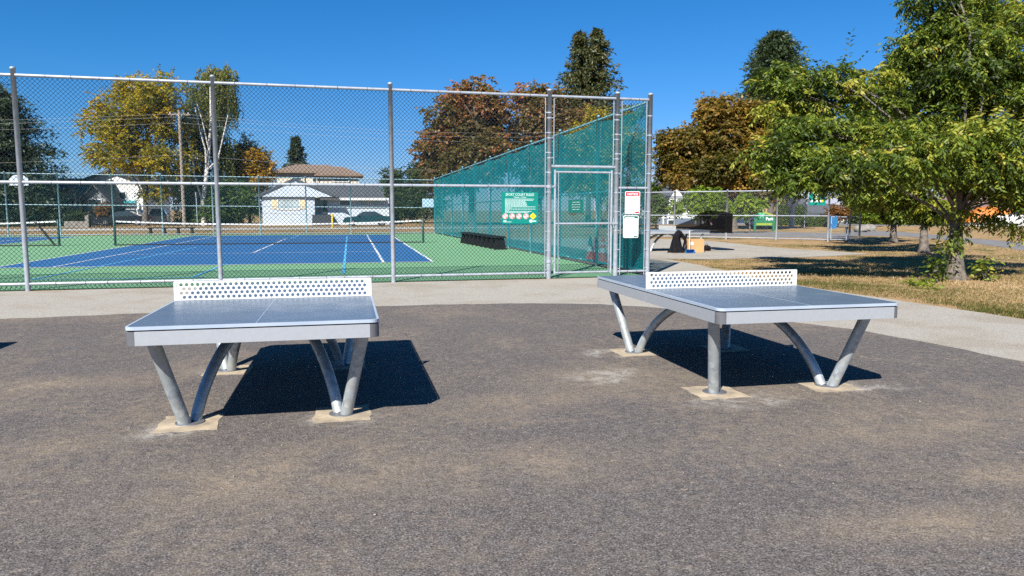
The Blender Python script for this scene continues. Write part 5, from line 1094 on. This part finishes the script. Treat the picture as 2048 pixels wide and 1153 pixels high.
# ball-catching net of the table-tennis robot on the end of the far table
p = at(1424, 463, 27.2); t = thing('robot_catch_net', 'black ball-catching net and robot clamped to the end of the far table', 'net', (p[0], p[1], .0)); zt_ = .785
m = bpy.data.materials.new('black_catch_net'); N = NT(m); N.b.inputs['Base Color'].default_value = (.003, .003, .004, 1); N.b.inputs['Roughness'].default_value = 1.0; N.b.inputs['Specular IOR Level'].default_value = .1; tpn = N.n('ShaderNodeBsdfTransparent'); mxn = N.n('ShaderNodeMixShader'); mxn.inputs[0].default_value = .86
N.l(tpn.outputs[0], mxn.inputs[1]); N.l(N.b.outputs[0], mxn.inputs[2]); N.l(mxn.outputs[0], N.out.inputs[0]); M['catchnet'] = m
xb, hN = .36, .66; wN = .82
def sidewall(s): return [(xb, s * wN, zt_ - .12), (xb, s * wN, zt_ + hN - .1), (-.10, s * wN, zt_ + hN - .06), (-.28, s * wN, zt_ + hN * .62), (-1.30, s * wN, zt_ + .06), (-1.30, s * wN, zt_ + .02), (-.3, s * wN, zt_ + .0), (-.1, s * wN, zt_ - .05)]
for s in (-1, 1): MB().poly(sidewall(s)).build('side_net', M['catchnet'], t, False)
V = []; F = []
for j in range(11):
    yy = -wN + 2 * wN * j / 10; hh = zt_ + hN - .1 + .10 * math.sin(math.pi * j / 10); V += [(xb, yy, zt_ - .12), (xb + .02, yy, hh), (-.10, yy, hh + .04)]
for j in range(10): F += [(3 * j, 3 * j + 1, 3 * j + 4, 3 * j + 3), (3 * j + 1, 3 * j + 2, 3 * j + 5, 3 * j + 4)]
MB().add(V, F).build('back_net', M['catchnet'], t, False); MB().poly([(xb, -wN, zt_ - .12), (xb, wN, zt_ - .12), (-.1, wN, zt_ - .05), (-.1, -wN, zt_ - .05)]).build('trough', M['cloth_black'], t, False)
for s in (-1, 1): MB().tube([(xb, s * wN, zt_ - .14), (xb, s * wN, zt_ + hN - .1), (-.10, s * wN, zt_ + hN - .06), (-.3, s * wN, zt_ + hN * .6)], .014, 6).build('frame_rod', M['black'], t, False)
MB().bbox(-.10, .10, -.12, .12, zt_, zt_ + .30, .02).tube([(-.02, 0, zt_ + .30), (-.06, 0, zt_ + .42)], .05, 10).build('robot_head', M['black'], t, False)
for x, y_, mm in ((-.11, -.06, 'lamp_white'), (-.11, .02, 'lamp_red'), (-.11, -.02, 'lamp_white')): MB().lathe([(.03, 0), (.034, .02), (.02, .045)], 10, (x, y_ - .1, zt_ + .22 + y_)).build('ball_wheel', M[mm], t, False)

# ------------------------------------------------------------------ poles, wires and street furniture
M['wood_pole'] = mat('weathered_pole_wood', (.30, .25, .20), .95, c2=(.20, .165, .13), scale=4, bump=.3)
p = at(369, 452, 66); t = thing('utility_pole', 'weathered wooden utility pole in front of the birch', 'pole', (p[0], p[1], 0)); zt_ = at(369, 224, 66)[2]
MB().tube([(p[0], p[1], -.2), (p[0], p[1], zt_)], [.17, .12], 12).build('pole', M['wood_pole'], t); MB().box(p[0] - .9, p[0] + .9, p[1] - .06, p[1] + .06, zt_ - .45, zt_ - .33).build('crossarm', M['wood_pole'], t)
for x in (-.75, .75): MB().lathe([(.05, 0), (.06, .08), (.03, .16)], 8, (p[0] + x, p[1], zt_ - .33)).build('insulator', M['kerb'], t)
MB().tube([(p[0] + .15, p[1], zt_ - .3), (p[0] + .75, p[1] - .1, zt_ - .75)], .05, 6).build('brace', M['black'], t)
for i, (dz, nm) in enumerate(((-.25, 'upper'), (-.62, 'second'), (-1.1, 'third'), (-3.9, 'lowest'))):
    for s in (-1, 1):
        a = np.array([p[0] + (.6 if i < 2 else 0) * s * (1 if i else -1), p[1], zt_ + dz]); e = a + np.array([s * 46, 1.5, -.2]); P = [tuple(a + (e - a) * f - np.array([0, 0, 1.0 * math.sin(math.pi * f)])) for f in np.linspace(0, 1, 14)]
        o = MB().tube(P, .009, 4, False).build('cable', M['kerb']); tag(o, f'{nm} overhead cable running {"left" if s < 0 else "right"} from the utility pole', 'cable', 'overhead cables')
def simple_post(name, label, px, py0, py1, d, r, m, cat='post'):
    p = at(px, py1, d); t = thing(name, label, cat, (p[0], p[1], 0)); z = at(px, py0, d)[2]; MB().lathe([(r, -.1), (r, z - .02), (r * .8, z)], 10, (p[0], p[1], 0)).build('shaft', m, t); return t, p, z
M['yellow_paint'] = mat('yellow_post_paint', (.80, .55, .02), .5)
t, p, z = simple_post('yellow_bollard', 'thin yellow marker post in front of the white house', 665, 430, 458, 58, .07, M['yellow_paint']); MB().lathe([(.10, 0), (.10, .12), (.06, .16)], 10, (p[0], p[1], z - .1)).build('cap', M['yellow_paint'], t)
t, p, z = simple_post('yellow_bollard', 'yellow marker post in front of the clipped hedge', 1562, 416, 447, 66, .09, M['yellow_paint']); MB().lathe([(.13, 0), (.13, .12), (.08, .16)], 10, (p[0], p[1], z - .1)).build('cap', M['yellow_paint'], t)
t, p, z = simple_post('street_sign_post', 'grey street sign post left of the utility pole', 395, 385, 452, 63, .04, M['galv']); MB().box(p[0] - .03, p[0] + .03, p[1] - .25, p[1] + .25, z - .45, z - .02).build('blade', M['galv'], t)
t, p, z = simple_post('lamp_post', 'slim grey lamp post left of the second fence post', 427, 372, 452, 64, .06, M['galv']); MB().tube([(p[0], p[1], z - .05), (p[0] - .2, p[1], z + .15), (p[0] - .5, p[1], z + .22)], .035, 6).build('arm', M['galv'], t)
t, p, z = simple_post('pale_pole', 'pale concrete pole in front of the clipped hedge', 1583, 392, 447, 62, .22, M['kerb']); MB().box(p[0] - .5, p[0] + .5, p[1] - .1, p[1] + .1, z - .9, z - .3).build('crosspiece', M['kerb'], t)
t, p, z = simple_post('street_sign_post', 'thin grey post between the pale pole and the cherry branches', 1609, 405, 447, 64, .04, M['galv']); MB().box(p[0] - .2, p[0] + .2, p[1] - .02, p[1] + .02, z - .4, z).build('blade', M['galv'], t)
t, p, z = simple_post('basketball_post', 'white basketball post and backboard at the left edge', 48, 372, 452, 56, .07, M['galv'])
MB().prism([(p[0] - .75, z + .0), (p[0] + .55, z + .0), (p[0] + .55, z + .55), (p[0] + .2, z + .8), (p[0] - .4, z + .8), (p[0] - .75, z + .5)], 'y', p[1] - .12, p[1] - .07).build('backboard', M['stucco'], t)
p = at(1664, 453, 60); t = thing('recycling_bin', 'blue recycling bin behind the low park gate', 'bin', (p[0], p[1], 0)); MB().add([(x * s, y * s, z) for z, s in ((0, .8), (.95, 1)) for x, y in ((-.3, -.3), (.3, -.3), (.3, .3), (-.3, .3))], [(3, 2, 1, 0), (4, 5, 6, 7), (0, 1, 5, 4), (1, 2, 6, 5), (2, 3, 7, 6), (3, 0, 4, 7)]).build('body', blue, t, False); MB().bbox(-.33, .33, -.35, .33, .952, 1.03, .02).build('lid', blue, t, False)
def rock(label, px, py, d, s, seed):
    p = at(px, py, d); t = thing('boulder', label, 'boulder', (p[0], p[1], 0), group='boulders'); r = np.random.default_rng(seed); V = []; F = []; nu, nv = 12, 7
    for j in range(nv + 1):
        for i in range(nu):
            a, b_ = 2 * math.pi * i / nu, math.pi * j / nv; k = 1 + .16 * math.sin(a * 3 + seed) * math.sin(b_ * 2) + r.normal(0, .05); V.append((s * 1.3 * k * math.sin(b_) * math.cos(a), s * k * math.sin(b_) * math.sin(a), s * .75 * k * math.cos(b_) + s * .5))
    for j in range(nv):
        for i in range(nu): F.append((j * nu + i, (j + 1) * nu + i, (j + 1) * nu + (i + 1) % nu, j * nu + (i + 1) % nu))
    MB().add(V, F).build('stone', M['stone'], t, False)
rock('pale boulder right of the low park gate', 1738, 450, 52, .40, 3); rock('smaller boulder next to the pale one, beyond the park gate', 1722, 452, 50, .38, 5)
